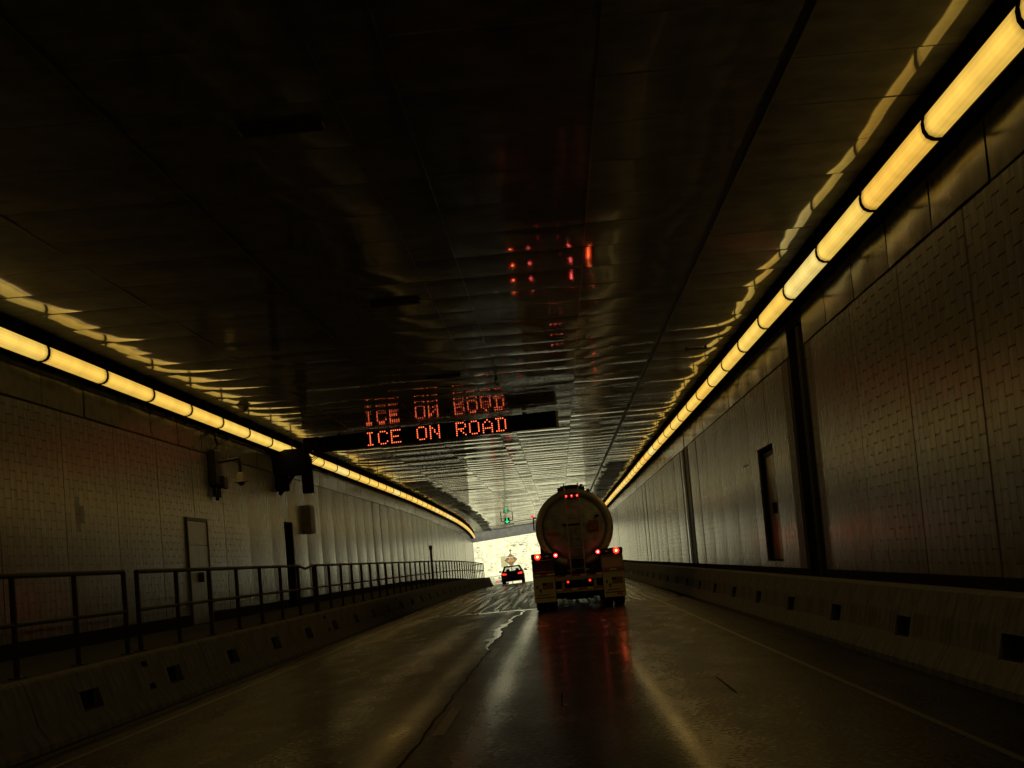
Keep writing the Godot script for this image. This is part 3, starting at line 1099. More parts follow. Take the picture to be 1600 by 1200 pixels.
func build_lamps() -> void:
	# local: wall on +x at 0, tunnel towards -x; y 0 is the lens bottom; length along z
	var pitch := 3.62
	var hl := pitch * 0.5
	var lens := MB.new()
	var prof := [Vector2(-0.375, 0.225), Vector2(-0.39, 0.165), Vector2(-0.385, 0.09), Vector2(-0.355, 0.035), Vector2(-0.30, 0.005), Vector2(-0.22, 0.0)]
	for i in prof.size() - 1:
		var nn := []
		for j in [i, i + 1]:
			var e: Vector2 = (prof[mini(j + 1, prof.size() - 1)] - prof[maxi(j - 1, 0)]).normalized()
			var o := Vector3(e.y, -e.x, 0)
			nn.append(o if o.dot(Vector3(-1, -1, 0)) > 0 else -o)
		var a: Vector2 = prof[i]
		var b: Vector2 = prof[i + 1]
		var L := hl - 0.055
		var va := float(i) / (prof.size() - 1)
		var vb := float(i + 1) / (prof.size() - 1)
		lens.squad(Vector3(a.x, a.y, L), Vector3(b.x, b.y, L), Vector3(b.x, b.y, -L), Vector3(a.x, a.y, -L), nn[0], nn[1], nn[1], nn[0], Vector2(0, va), Vector2(0, vb), Vector2(1, vb), Vector2(1, va))
	var lens_mesh := lens.mesh()
	var hm := MB.new()
	hm.box(Vector3(-0.185, 0.295, 0), Vector3(0.37, 0.13, pitch - 0.01), 0.01)
	hm.box(Vector3(-0.10, 0.12, 0), Vector3(0.2, 0.215, pitch - 0.01), 0.004)
	hm.box(Vector3(-0.21, -0.006, 0), Vector3(0.05, 0.03, pitch - 0.02), 0.004)
	var house_mesh := hm.mesh()
	var cm := MB.new()
	# end clamp that follows the lens outline
	var po := []
	for q in prof:
		po.append(q + (q - Vector2(-0.2, 0.15)).normalized() * 0.012)
	for i in po.size() - 1:
		cm.quad(Vector3(po[i].x, po[i].y, 0.055), Vector3(po[i + 1].x, po[i + 1].y, 0.055), Vector3(po[i + 1].x, po[i + 1].y, -0.055), Vector3(po[i].x, po[i].y, -0.055), Vector3(po[i].x + 0.2, po[i].y - 0.15, 0))
		for e in [0.055, -0.055]:
			cm.quad(Vector3(po[i].x, po[i].y, e), Vector3(po[i + 1].x, po[i + 1].y, e), Vector3(-0.2, po[i + 1].y * 0.5 + 0.07, e), Vector3(-0.2, po[i].y * 0.5 + 0.07, e), Vector3(0, 0, e))
	var clamp_mesh := cm.mesh()
	var lens_mats := [M.lamp_a, M.lamp_b, M.lamp_d, M.lamp_a, M.lamp_d, M.lamp_c]
	for s in [1, -1]:
		var X := RW if s > 0 else LW
		var zj := 17.1 if s > 0 else 27.4
		var z := zj + hl
		while z - pitch > -9.0:
			z -= pitch
		var shown := 0
		while z < EXIT - 2.0:
			var vis := z > (13.5 if s > 0 else 25.0)
			var txt := ""
			if vis:
				shown += 1
			txt = lamp_label(s, shown, vis)
			var t := thing("tunnel_lamp", txt, "lamp", Vector3.ZERO, "amber strip lamps along the right wall" if s > 0 else "amber strip lamps along the left wall")
			var xf := frame_at(X, 5.18, z)
			if s < 0:
				xf.basis = Basis(-xf.basis.x, xf.basis.y, -xf.basis.z)
			t.transform = xf
			part("housing", house_mesh, M.matte, t)
			var k := rng.randi() % 6
			if s > 0 and shown == 4: k = 5
			if s < 0 and (shown == 12 or shown == 18): k = 5
			if k == 5 and not (s > 0 and shown == 4 or s < 0 and (shown == 12 or shown == 18)) and z < 60.0: k = 0
			part("lens", lens_mesh, lens_mats[k], t)
			var c := part("end_clamp", clamp_mesh, M.matte, t)
			c.position = Vector3(0, 0, hl)
			var l := AreaLight3D.new()
			l.name = "tube_light"
			l.area_size = Vector2(pitch - 0.2, 0.18)
			l.light_energy = 0.26
			l.light_color = Color(1.0, 0.81, 0.48)
			l.shadow_enabled = true
			# faces -x and somewhat down
			var dir := Vector3(-0.6, -0.8, 0).normalized()
			l.basis = Basis(Vector3(0, 0, 1), Vector3(0, 0, 1).cross(dir).normalized() * -1.0, -dir).orthonormalized()
			l.position = Vector3(-0.375, 0.06, 0) + dir * 0.03
			t.add_child(l)
			z += pitch

func lamp_label(s: int, k: int, vis: bool) -> String:
	var row := "right" if s > 0 else "left"
	if not vis:
		return "amber strip lamp of the %s row behind the viewer" % row
	var num: String = ORD[k - 1] if k <= 12 else ordinal(k)
	return "%s glowing amber strip lamp from the near end of the %s row" % [num, row]

func ordinal(k: int) -> String:
	var tens := ["", "", "twenty", "thirty", "forty", "fifty"]
	var teens := ["thirteenth", "fourteenth", "fifteenth", "sixteenth", "seventeenth", "eighteenth", "nineteenth"]
	if k < 20:
		return teens[k - 13]
	if k % 10 == 0:
		return ["twentieth", "thirtieth", "fortieth", "fiftieth"][k / 10 - 2]
	return tens[k / 10] + "-" + ORD[k % 10 - 1]

# ------------------------------------------------------------------ gear on the walls and ceiling
func build_wall_gear() -> void:
	# camera on a bracket, left wall
	var c := thing("surveillance_camera", "black bracket with a pale dome camera on the left tiled wall", "camera", P(LW, 4.2, 42.0))
	var m1 := MB.new()
	m1.box(Vector3(0.10, 0.05, 0), Vector3(0.18, 0.85, 0.9), 0.02)
	m1.box(Vector3(0.22, -0.28, -0.3), Vector3(0.12, 0.3, 0.5), 0.02)
	part("mount_box", m1, M.black, c)
	var m2 := MB.new()
	m2.tube([Vector3(0.15, 0.18, 0), Vector3(0.62, 0.24, -0.1), Vector3(0.66, 0.20, -0.1), Vector3(0.67, -0.10, -0.1)], 0.035, 8)
	part("arm", m2, M.black, c)
	var m3 := MB.new()
	m3.lathe(Transform3D(Basis.IDENTITY, Vector3(0.67, -0.32, -0.1)), [Vector2(0.0, 0.0), Vector2(0.17, 0.0), Vector2(0.17, 0.02), Vector2(0.12, 0.07), Vector2(0.105, 0.2), Vector2(0.06, 0.23), Vector2(0.0, 0.23)], 16)
	part("camera_hood", m3, M.pale, c)
	var m4 := MB.new()
	m4.lathe(Transform3D(Basis.IDENTITY, Vector3(0.67, -0.32, -0.1)), [Vector2(0.0, -0.09), Vector2(0.05, -0.075), Vector2(0.08, -0.03), Vector2(0.085, 0.0)], 14)
	part("camera_dome", m4, M.black, c)
	for k in 3:
		var m5 := MB.new()
		var zo := -0.25 + 0.25 * k
		m5.tube([Vector3(0.08, 0.4, zo), Vector3(0.14 + 0.05 * k, 0.62, zo * 0.6), Vector3(0.06, 0.98, zo * 0.3 - 0.1)], 0.016, 6)
		part("cable", m5, M.black, c)
	for k in 3:
		var m6 := MB.new()
		m6.box(Vector3(0.10, -0.48 - 0.08 * (k % 2), -0.3 + 0.28 * k), Vector3(0.08, 0.3, 0.08), 0.01)
		part("conduit", m6, M.black, c)
	# tan cabinet
	var b := thing("junction_cabinet", "tan metal cabinet on the left wall just beyond the message sign", "cabinet", P(LW, 2.9, 57.0))
	var bm := MB.new()
	bm.box(Vector3(0.13, 0.45, 0), Vector3(0.25, 0.9, 1.0), 0.02)
	part("cabinet_body", bm, M.cabinet, b)
	var bd := MB.new()
	bd.box(Vector3(0.265, 0.45, 0), Vector3(0.02, 0.82, 0.92), 0.006)
	part("cabinet_door", bd, M.cabinet, b)
	# little ceiling fittings
	var dm := MB.new()
	dm.lathe(Transform3D(Basis.IDENTITY, Vector3.ZERO), [Vector2(0.0, -0.12), Vector2(0.07, -0.10), Vector2(0.12, -0.04), Vector2(0.13, 0.0)], 14)
	dm.box(Vector3(0, 0.01, 0), Vector3(0.3, 0.02, 0.3), 0.003)
	var d := part("ceiling_dome", dm, M.cabinet)
	d.position = P(-7.05, CEIL - 0.03, 41.5)
	tag(d, "small dome fitting on the ceiling above the left lamp row", "detector")
	var sm := MB.new()
	sm.tube([Vector3(-0.2, -0.035, 0), Vector3(0.2, -0.035, 0)], 0.018, 6)
	for e in [-0.2, 0.2]:
		sm.tube([Vector3(e, 0.0, 0), Vector3(e, -0.06, 0)], 0.035, 6)
	var sb := part("sensor_bar", sm, M.black)
	sb.position = P(3.25, CEIL, 37.7)
	tag(sb, "short dark bar on two studs under the ceiling by the right lamps", "sensor")
	var hm := MB.new()
	hm.tube([Vector3(0, 0, 0), Vector3(0.03, -0.09, 0), Vector3(-0.04, -0.16, 0), Vector3(0.02, -0.24, 0), Vector3(0.05, -0.2, 0)], 0.016, 6)
	hm.box(Vector3(0, -0.1, 0), Vector3(0.08, 0.05, 0.05), 0.01)
	var hk := part("ceiling_hook", hm, M.black)
	hk.position = P(-1.08, CEIL, 39.7)
	tag(hk, "small dark hook dangling from the ceiling seam before the message sign", "hook")
	# lane signal
	var xf := frame_at(-4.04, 5.16, 149.0)
	var g := thing("lane_signal", "small lane control signal showing a green down arrow under ceiling", "signal", xf.origin)
	var gm := MB.new()
	gm.box(Vector3(0, 0.05, -0.1), Vector3(0.44, 0.46, 0.18), 0.03)
	part("signal_case", gm, M.black, g)
	var ar := MB.new()
	ar.box(Vector3(0, 0.09, 0), Vector3(0.07, 0.3, 0.03), 0.004)
	ar.box(Vector3(-0.07, -0.05, 0), Vector3(0.2, 0.065, 0.03), 0.004, Basis(Vector3.BACK, -0.75))
	ar.box(Vector3(0.07, -0.05, 0.001), Vector3(0.2, 0.065, 0.03), 0.004, Basis(Vector3.BACK, 0.75))
	part("green_arrow_light", ar, M.green, g)
	for e in [-1, 1]:
		var bm2 := MB.new()
		bm2.tube([Vector3(e * 0.2, 0.02, -0.1), Vector3(e * 0.42, 0.02, -0.1), Vector3(e * 0.48, 0.08, -0.1), Vector3(e * 0.48, 0.48, -0.1)], 0.04, 6)
		part("bracket", bm2, M.matte, g)

# ------------------------------------------------------------------ message sign
const FONT := {
	"I": ["111", "010", "010", "010", "010", "010", "111"],
	"C": ["01110", "10001", "10000", "10000", "10000", "10001", "01110"],
	"E": ["11111", "10000", "10000", "11110", "10000", "10000", "11111"],
	"O": ["01110", "10001", "10001", "10001", "10001", "10001", "01110"],
	"N": ["10001", "11001", "10101", "10101", "10011", "10001", "10001"],
	"R": ["11110", "10001", "10001", "11110", "10100", "10010", "10001"],
	"A": ["00100", "01010", "10001", "10001", "11111", "10001", "10001"],
	"D": ["11110", "01001", "01001", "01001", "01001", "01001", "11110"]}

func build_sign() -> void:
	var yaw := atan2(2.1, 6.86)
	var t := thing("message_sign", "long black ceiling-hung sign with glowing red text ICE ON ROAD", "sign", P(-3.36, 5.11, 51.06))
	t.rotation.y = -yaw
	var L := 7.5
	var bm := MB.new()
	bm.box(Vector3(0, 0.225, -0.13), Vector3(L, 0.45, 0.24), 0.015)
	part("cabinet", bm, M.black, t)
	var fm := MB.new()
	fm.box(Vector3(0, 0.225, 0.0), Vector3(L - 0.12, 0.41, 0.012), 0.003)
	part("face_panel", fm, M.matte, t)
	for k in 4:
		var hm := MB.new()
		hm.box(Vector3(-2.9 + 1.9 * k, 0.475, -0.13), Vector3(0.08, 0.06, 0.16), 0.004)
		part("hanger", hm, M.dark_steel, t)
	var dot := MB.new()
	var pitch := 0.0668
	var x0 := -2.02
	var text := "ICE ON ROAD"
	for i in text.length():
		var ch := text[i]
		if ch == " ":
			continue
		var g: Array = FONT[ch]
		var lm := MB.new()
		var shift := 1 if g[0].length() == 3 else 0
		for r in 7:
			for q in g[r].length():
				if g[r][q] == "1":
					var xf := Transform3D(Basis(Vector3.RIGHT, PI / 2), Vector3(x0 + pitch * (i * 6 + q + shift), 0.225 + pitch * 0.87 * (3 - r), 0.006))
					lm.lathe(xf, [Vector2(0.0195, 0.0), Vector2(0.017, 0.008), Vector2(0.010, 0.014), Vector2(0.0, 0.016)], 8)
		part("led_letter", lm, M.led, t)
	# wall bracket, control boxes and cables at the left end
	var w := thing("sign_support", "black bracket and boxes holding the message sign at the left wall", "bracket", P(LW, 3.8, 51.6))
	var m := MB.new()
	m.box(Vector3(0.5, 1.05, 0.0), Vector3(0.95, 0.75, 0.7), 0.03)
	part("control_box", m, M.matte, w)
	m = MB.new()
	m.box(Vector3(0.95, 0.62, 0.1), Vector3(0.30, 1.0, 0.3), 0.02)
	part("drop_post", m, M.matte, w)
	m = MB.new()
	m.box(Vector3(0.20, 0.62, 0.0), Vector3(0.34, 0.75, 0.5), 0.02)
	part("wall_plate", m, M.matte, w)
	m = MB.new()
	m.tube([Vector3(0.1, 0.15, 0.0), Vector3(0.55, 0.7, 0.0)], 0.06, 6)
	part("brace", m, M.matte, w)
	for k in 3:
		m = MB.new()
		m.tube([Vector3(0.9, 1.35 + 0.05 * k, 0.2), Vector3(1.15, 1.12 - 0.06 * k, 0.25 + 0.03 * k), Vector3(1.38, 1.30 - 0.05 * k, 0.1), Vector3(1.5, 1.55, 0.0)], 0.02, 6)
		part("cable", m, M.black, w)
	m = MB.new()
	m.box(Vector3(1.15, 1.55, 0.0), Vector3(0.5, 0.35, 0.4), 0.04)
	part("cable_box", m, M.matte, w)

# ------------------------------------------------------------------ tanker
func disc(mb: MB, at: Vector3, r: float, d: float, sides := 18) -> void:
	mb.lathe(Transform3D(Basis(Vector3.RIGHT, PI / 2), at), [Vector2(r, -d), Vector2(r, 0.0), Vector2(r * 0.8, d * 0.6), Vector2(r * 0.4, d), Vector2(0.0, d * 1.1)], sides)

func wheel(t: Node3D, at: Vector3, r: float, wd: float, turned := 1.0) -> void:
	var tm := MB.new()
	var xf := Transform3D(Basis(Vector3.BACK, -PI / 2), at)
	tm.lathe(xf, [Vector2(r * 0.55, -wd * 0.42), Vector2(r * 0.9, -wd * 0.5), Vector2(r * 0.98, -wd * 0.40), Vector2(r, -wd * 0.2), Vector2(r, wd * 0.2), Vector2(r * 0.98, wd * 0.40), Vector2(r * 0.9, wd * 0.5), Vector2(r * 0.55, wd * 0.42)], 28)
	var ty := part("tyre", tm, M.tyre, t)
	var rm := MB.new()
	rm.lathe(xf, [Vector2(0.0, -wd * 0.3), Vector2(r * 0.3, -wd * 0.3), Vector2(r * 0.5, -wd * 0.34), Vector2(r * 0.56, -wd * 0.43), Vector2(r * 0.56, wd * 0.43), Vector2(r * 0.5, wd * 0.34), Vector2(r * 0.3, wd * 0.3), Vector2(0.0, wd * 0.3)], 20)
	part("rim", rm, M.alu, ty)

func lampomni(t: Node3D, at: Vector3, e: float) -> void:
	var l := OmniLight3D.new()
	l.name = "tail_light"
	l.light_color = Color(1.0, 0.12, 0.06)
	l.light_energy = e
	l.light_size = 0.03
	l.omni_range = 40.0
	l.omni_attenuation = 2.0
	l.shadow_enabled = true
	l.position = at
	t.add_child(l, true)

func build_truck() -> void:
	var t := thing("tanker_truck", "grey steel tanker truck seen from behind with red tail lamps", "truck", P(0.475, 0.0, 50.7))
	var ax := 2.27
	var m := MB.new()
	var axis := Transform3D(Basis(Vector3.RIGHT, -PI / 2), Vector3(0, ax, 0))   # height runs forward
	var prof := [Vector2(0.0, -0.20), Vector2(0.25, -0.185), Vector2(0.5, -0.14), Vector2(0.7, -0.075), Vector2(0.82, -0.01), Vector2(0.87, 0.05), Vector2(0.90, 0.09), Vector2(1.06, 0.09), Vector2(1.085, 0.12), Vector2(1.085, 11.3), Vector2(0.9, 11.6), Vector2(0.5, 11.8), Vector2(0.0, 11.85)]
	m.lathe(axis, prof, 56, 0.8)
	part("tank", m, M.tank, t)
	m = MB.new()
	m.lathe(axis, [Vector2(0.90, 0.06), Vector2(0.93, 0.0), Vector2(1.0, -0.03), Vector2(1.07, -0.01), Vector2(1.10, 0.05), Vector2(1.10, 0.16), Vector2(1.09, 0.18)], 56, 0.5)
	part("rim_ring", m, M.tank_rim, t)
	for k in 4:
		m = MB.new()
		m.lathe(axis, [Vector2(1.087, 1.9 + 2.2 * k), Vector2(1.115, 1.92 + 2.2 * k), Vector2(1.115, 2.02 + 2.2 * k), Vector2(1.087, 2.04 + 2.2 * k)], 48, 0.9)
		part("stiffening_ring", m, M.alu, t)
	# ladder
	var lad := Node3D.new()
	lad.name = "ladder"
	t.add_child(lad)
	for s in [-1, 1]:
		m = MB.new()
		m.tube([Vector3(s * 0.195, 0.98, 0.30), Vector3(s * 0.195, 3.30, 0.30), Vector3(s * 0.195, 3.50, 0.22), Vector3(s * 0.195, 3.52, -0.5)], 0.018, 8)
		part("ladder_rail", m, M.alu, lad)
	for k in 8:
		m = MB.new()
		m.tube([Vector3(-0.195, 1.12 + 0.29 * k, 0.30), Vector3(0.195, 1.12 + 0.29 * k, 0.30)], 0.014, 6)
		part("rung", m, M.alu, lad)
	# top walkway and fittings
	m = MB.new()
	m.box(Vector3(0, 3.38, -5.6), Vector3(0.62, 0.10, 10.9), 0.01)
	part("top_walkway", m, M.dark_steel, t)
	for k in 4:
		m = MB.new()
		m.lathe(Transform3D(Basis.IDENTITY, Vector3(0, 3.42, -1.2 - 2.6 * k)), [Vector2(0.26, 0.0), Vector2(0.26, 0.06), Vector2(0.2, 0.10), Vector2(0.0, 0.11)], 16)
		part("manhole_cover", m, M.dark_steel, t)
	for q in [[-0.34, 3.36, -0.2, 0.14], [0.34, 3.36, -0.25, 0.12], [0.30, 3.46, -0.3, 0.06], [0.48, 3.30, -0.4, 0.09], [-0.26, 3.44, -0.6, 0.08]]:
		m = MB.new()
		m.box(Vector3(q[0], q[1], q[2]), Vector3(0.09, q[3], 0.12), 0.01)
		part("valve_block", m, M.dark_steel, t)
	m = MB.new()
	m.box(Vector3(0, 3.16, 0.135), Vector3(0.46, 0.14, 0.08), 0.01)
	part("lamp_bar", m, M.black, t)
	for k in 3:
		m = MB.new()
		disc(m, Vector3(-0.155 + 0.155 * k, 3.16, 0.178), 0.034, 0.018)
		var mk := part("marker_light", m, M.red, t)
		m = MB.new()
		disc(m, Vector3(-0.155 + 0.155 * k, 3.16, 0.196), 0.012, 0.006)
		part("bulb", m, M.pink_core, mk)
	# placards
	m = MB.new()
	m.quad(Vector3(0.40, 2.13, 0.215), Vector3(0.68, 2.13, 0.13), Vector3(0.68, 2.43, 0.13), Vector3(0.40, 2.43, 0.215), Vector3(0, 0, 1), Vector2(0, 1), Vector2(1, 1), Vector2(1, 0), Vector2(0, 0))
	m.quad(Vector3(0.40, 2.13, 0.205), Vector3(0.68, 2.13, 0.12), Vector3(0.68, 2.43, 0.12), Vector3(0.40, 2.43, 0.205), Vector3(0, 0, -1))
	part("placard", m, M.placard, t)
	m = MB.new()
	m.box(Vector3(-0.66, 2.14, 0.12), Vector3(0.26, 0.06, 0.02), 0.004, Basis(Vector3.UP, -0.3))
	part("reflective_tape", m, M.tape_red, t)
	m = MB.new()
	m.box(Vector3(0.66, 2.55, 0.12), Vector3(0.12, 0.07, 0.05), 0.01, Basis(Vector3.UP, 0.3))
	part("placard_clip", m, M.black, t)
	m = MB.new()
	m.box(Vector3(-0.08, 2.36, 0.23), Vector3(0.5, 0.05, 0.04), 0.01)
	m.box(Vector3(0.0, 1.28, 0.06), Vector3(0.5, 0.34, 0.3), 0.05)
	part("outlet_valve", m, M.black, t)
	# frame under the tank
	m = MB.new()
	for s in [-1, 1]:
		m.box(Vector3(s * 0.42, 1.06, -5.2), Vector3(0.16, 0.24, 10.6), 0.01)
	m.box(Vector3(0, 1.05, -0.25), Vector3(1.2, 0.22, 0.4), 0.02)
	m.box(Vector3(0, 0.62, -1.9), Vector3(1.0, 0.6, 2.6), 0.05)
	m.box(Vector3(0, 0.55, -9.5), Vector3(1.6, 0.8, 5.0), 0.05)
	m.box(Vector3(0, 0.50, -15.0), Vector3(1.5, 0.76, 4.0), 0.05)
	m.box(Vector3(0, 0.42, -1.4), Vector3(0.9, 0.36, 0.6), 0.08)
	for zz in [-0.75, -2.05]:
		m.tube([Vector3(-1.1, 0.5, zz), Vector3(1.1, 0.5, zz)], 0.09, 8)
	part("chassis", m, M.black, t)
	# fenders, lamp boxes and lamps
	for s in [-1, 1]:
		m = MB.new()
		m.box(Vector3(s * 0.97, 1.245, -0.24), Vector3(0.63, 0.46, 0.5), 0.04)
		part("fender", m, M.fender if s < 0 else M.alu, t)
		m = MB.new()
		m.box(Vector3(s * 0.97, 1.10, 0.05), Vector3(0.60, 0.025, 0.04), 0.004)
		m.box(Vector3(s * 0.97, 1.43, 0.05), Vector3(0.60, 0.02, 0.03), 0.004)
		part("fender_rail", m, M.alu, t)
		m = MB.new()
		m.box(Vector3(s * 0.90, 1.535, 0.02), Vector3(0.78, 0.17, 0.12), 0.02)
		part("lamp_box", m, M.black, t)
		m = MB.new()
		disc(m, Vector3(s * 1.11, 1.535, 0.085), 0.082, 0.03)
		var tl := part("tail_light_lens", m, M.red, t)
		m = MB.new()
		disc(m, Vector3(s * 1.11, 1.535, 0.118), 0.028, 0.008)
		part("bulb", m, M.red_core, tl)
		m = MB.new()
		disc(m, Vector3(s * 0.595, 1.54, 0.085), 0.058, 0.025)
		var bl := part("brake_light_lens", m, M.red, t)
		m = MB.new()
		disc(m, Vector3(s * 0.595, 1.54, 0.112), 0.022, 0.008)
		part("bulb", m, M.pink_core, bl)
		lampomni(t, Vector3(s * 1.11, 1.535, 0.10), 0.004)
		lampomni(t, Vector3(s * 0.595, 1.54, 0.10), 0.002)
		m = MB.new()
		m.box(Vector3(s * 0.84, 1.535, 0.083), Vector3(0.10, 0.03, 0.006))
		part("amber_reflector", m, M.tape_white, t)
		# upper tape over the flap
		tape_row(t, Vector3(s * 0.98, 1.02, 0.06), 0.62, 3, s)
		m = MB.new()
		m.box(Vector3(s * 0.98, 1.015, 0.03), Vector3(0.62, 0.07, 0.05), 0.006)
		part("flap_hanger", m, M.alu, t)
		# mud flap
		m = MB.new()
		var x0: float = s * 0.98 - 0.305
		var x1: float = s * 0.98 + 0.305
		m.quad(Vector3(x0, 0.25, 0.035), Vector3(x1, 0.25, 0.035), Vector3(x1, 0.98, 0.02), Vector3(x0, 0.98, 0.02), Vector3(0, 0, 1), Vector2(0, 1), Vector2(1, 1), Vector2(1, 0), Vector2(0, 0))
		m.quad(Vector3(x0, 0.25, 0.023), Vector3(x1, 0.25, 0.023), Vector3(x1, 0.98, 0.008), Vector3(x0, 0.98, 0.008), Vector3(0, 0, -1), Vector2(0.02, 0.02), Vector2(0.03, 0.02), Vector2(0.03, 0.03), Vector2(0.02, 0.03))
		m.quad(Vector3(x0, 0.25, 0.023), Vector3(x1, 0.25, 0.023), Vector3(x1, 0.25, 0.035), Vector3(x0, 0.25, 0.035), Vector3(0, -1, 0), Vector2(0.02, 0.02), Vector2(0.03, 0.02), Vector2(0.03, 0.03), Vector2(0.02, 0.03))
		part("mud_flap", m, M.flap, t)
		for ax_z in [-0.75, -2.05]:
			for off in [0.80, 1.12]:
				wheel(t, Vector3(s * off, 0.5, ax_z), 0.5, 0.27)
	tape_row(t, Vector3(1.16, 0.335, 0.045), 0.24, 2, 1)
	# bumper and underride bar
	m = MB.new()
	m.box(Vector3(0, 0.885, 0.02), Vector3(1.32, 0.16, 0.10), 0.015)
	part("bumper", m, M.pale, t)
	tape_row(t, Vector3(0, 0.94, 0.074), 1.30, 6, 1)
	m = MB.new()
	m.box(Vector3(0, 0.53, 0.02), Vector3(1.32, 0.12, 0.09), 0.012)
	for s in [-1, 1]:
		m.box(Vector3(s * 0.45, 0.70, 0.0), Vector3(0.08, 0.25, 0.06), 0.006)
	part("underride_bar", m, M.pale, t)
	tape_row(t, Vector3(0, 0.56, 0.069), 1.28, 6, -1)
	tape_row(t, Vector3(0.05, 1.08, 0.0), 0.7, 3, -1)
	m = MB.new()
	m.box(Vector3(0, 0.76, -0.2), Vector3(1.0, 0.14, 0.06), 0.01)
	part("lamp_plate", m, M.matte, t)
	for s in [-1, 1]:
		m = MB.new()
		disc(m, Vector3(s * 0.31, 0.765, -0.165), 0.028, 0.015)
		part("marker_light", m, M.red, t)
	# tractor ahead of the tank: only its corners and mirror lamps show
	m = MB.new()
	m.box(Vector3(0, 2.05, -14.2), Vector3(2.3, 2.3, 2.0), 0.15)
	m.box(Vector3(0, 1.35, -16.2), Vector3(2.0, 1.2, 2.2), 0.2)
	part("cab", m, M.car_black, t)
	for s in [-1, 1]:
		m = MB.new()
		m.tube([Vector3(s * 1.1, 2.9, -13.4), Vector3(s * 1.30, 2.95, -13.2), Vector3(s * 1.31, 2.5, -13.2)], 0.03, 6)
		part("mirror_arm", m, M.black, t)
		m = MB.new()
		disc(m, Vector3(s * 1.33, 2.99, -13.15), 0.045, 0.02)
		part("clearance_light", m, M.red if s > 0 else M.red_soft, t)
		for zz in [-11.0, -12.4, -16.3]:
			wheel(t, Vector3(s * 1.0, 0.5, zz), 0.5, 0.3)

func tape_row(t: Node3D, at: Vector3, width: float, n: int, first: int) -> void:
	var x := at.x - width * 0.5
	var unit := width / (n * 1.0)
	for k in n:
		var red := (k % 2 == 0) == (first > 0)
		var wd := unit * (1.25 if red else 0.75)
		if n % 2 == 1:
			wd = unit
		var m := MB.new()
		m.box(Vector3(x + wd * 0.5, at.y, at.z), Vector3(wd - 0.004, 0.045, 0.006), 0.0)
		part("reflective_tape", m, M.tape_red if red else M.tape_white, t)
		x += wd

# ------------------------------------------------------------------ cars and what stands outside
func loft(mb: MB, secs: Array, closed_ends := true) -> void:
	# secs: arrays of points of equal count, ring closed
	var c: int = secs[0].size()
	for i in secs.size() - 1:
		var mid := Vector3.ZERO
		for k in c:
			mid += secs[i][k] + secs[i + 1][k]
		mid /= c * 2.0
		for k in c:
			var k2 := (k + 1) % c
			var q := [secs[i][k], secs[i][k2], secs[i + 1][k2], secs[i + 1][k]]
			mb.quad(q[0], q[1], q[2], q[3], (q[0] + q[1] + q[2] + q[3]) * 0.25 - mid)
	if closed_ends:
		for e in [[0, 1.0], [secs.size() - 1, -1.0]]:
			var r: Array = secs[e[0]]
			for k in range(1, c - 1):
				mb.tri(r[0], r[k], r[k + 1], Vector3(0, 0, e[1]))

func car_ring(z: float, hw: float, y0: float, y1: float, tuck := 0.06) -> Array:
	var out := []
	for q in [[-1, 0, 0.85], [-1, 0.18, 1.0], [-1, 0.62, 1.0], [-1, 0.92, 0.94], [-1, 1.0, 0.86], [1, 1.0, 0.86], [1, 0.92, 0.94], [1, 0.62, 1.0], [1, 0.18, 1.0], [1, 0, 0.85]]:
		out.append(Vector3(q[0] * hw * q[2], lerpf(y0, y1, q[1]), z))
	return out

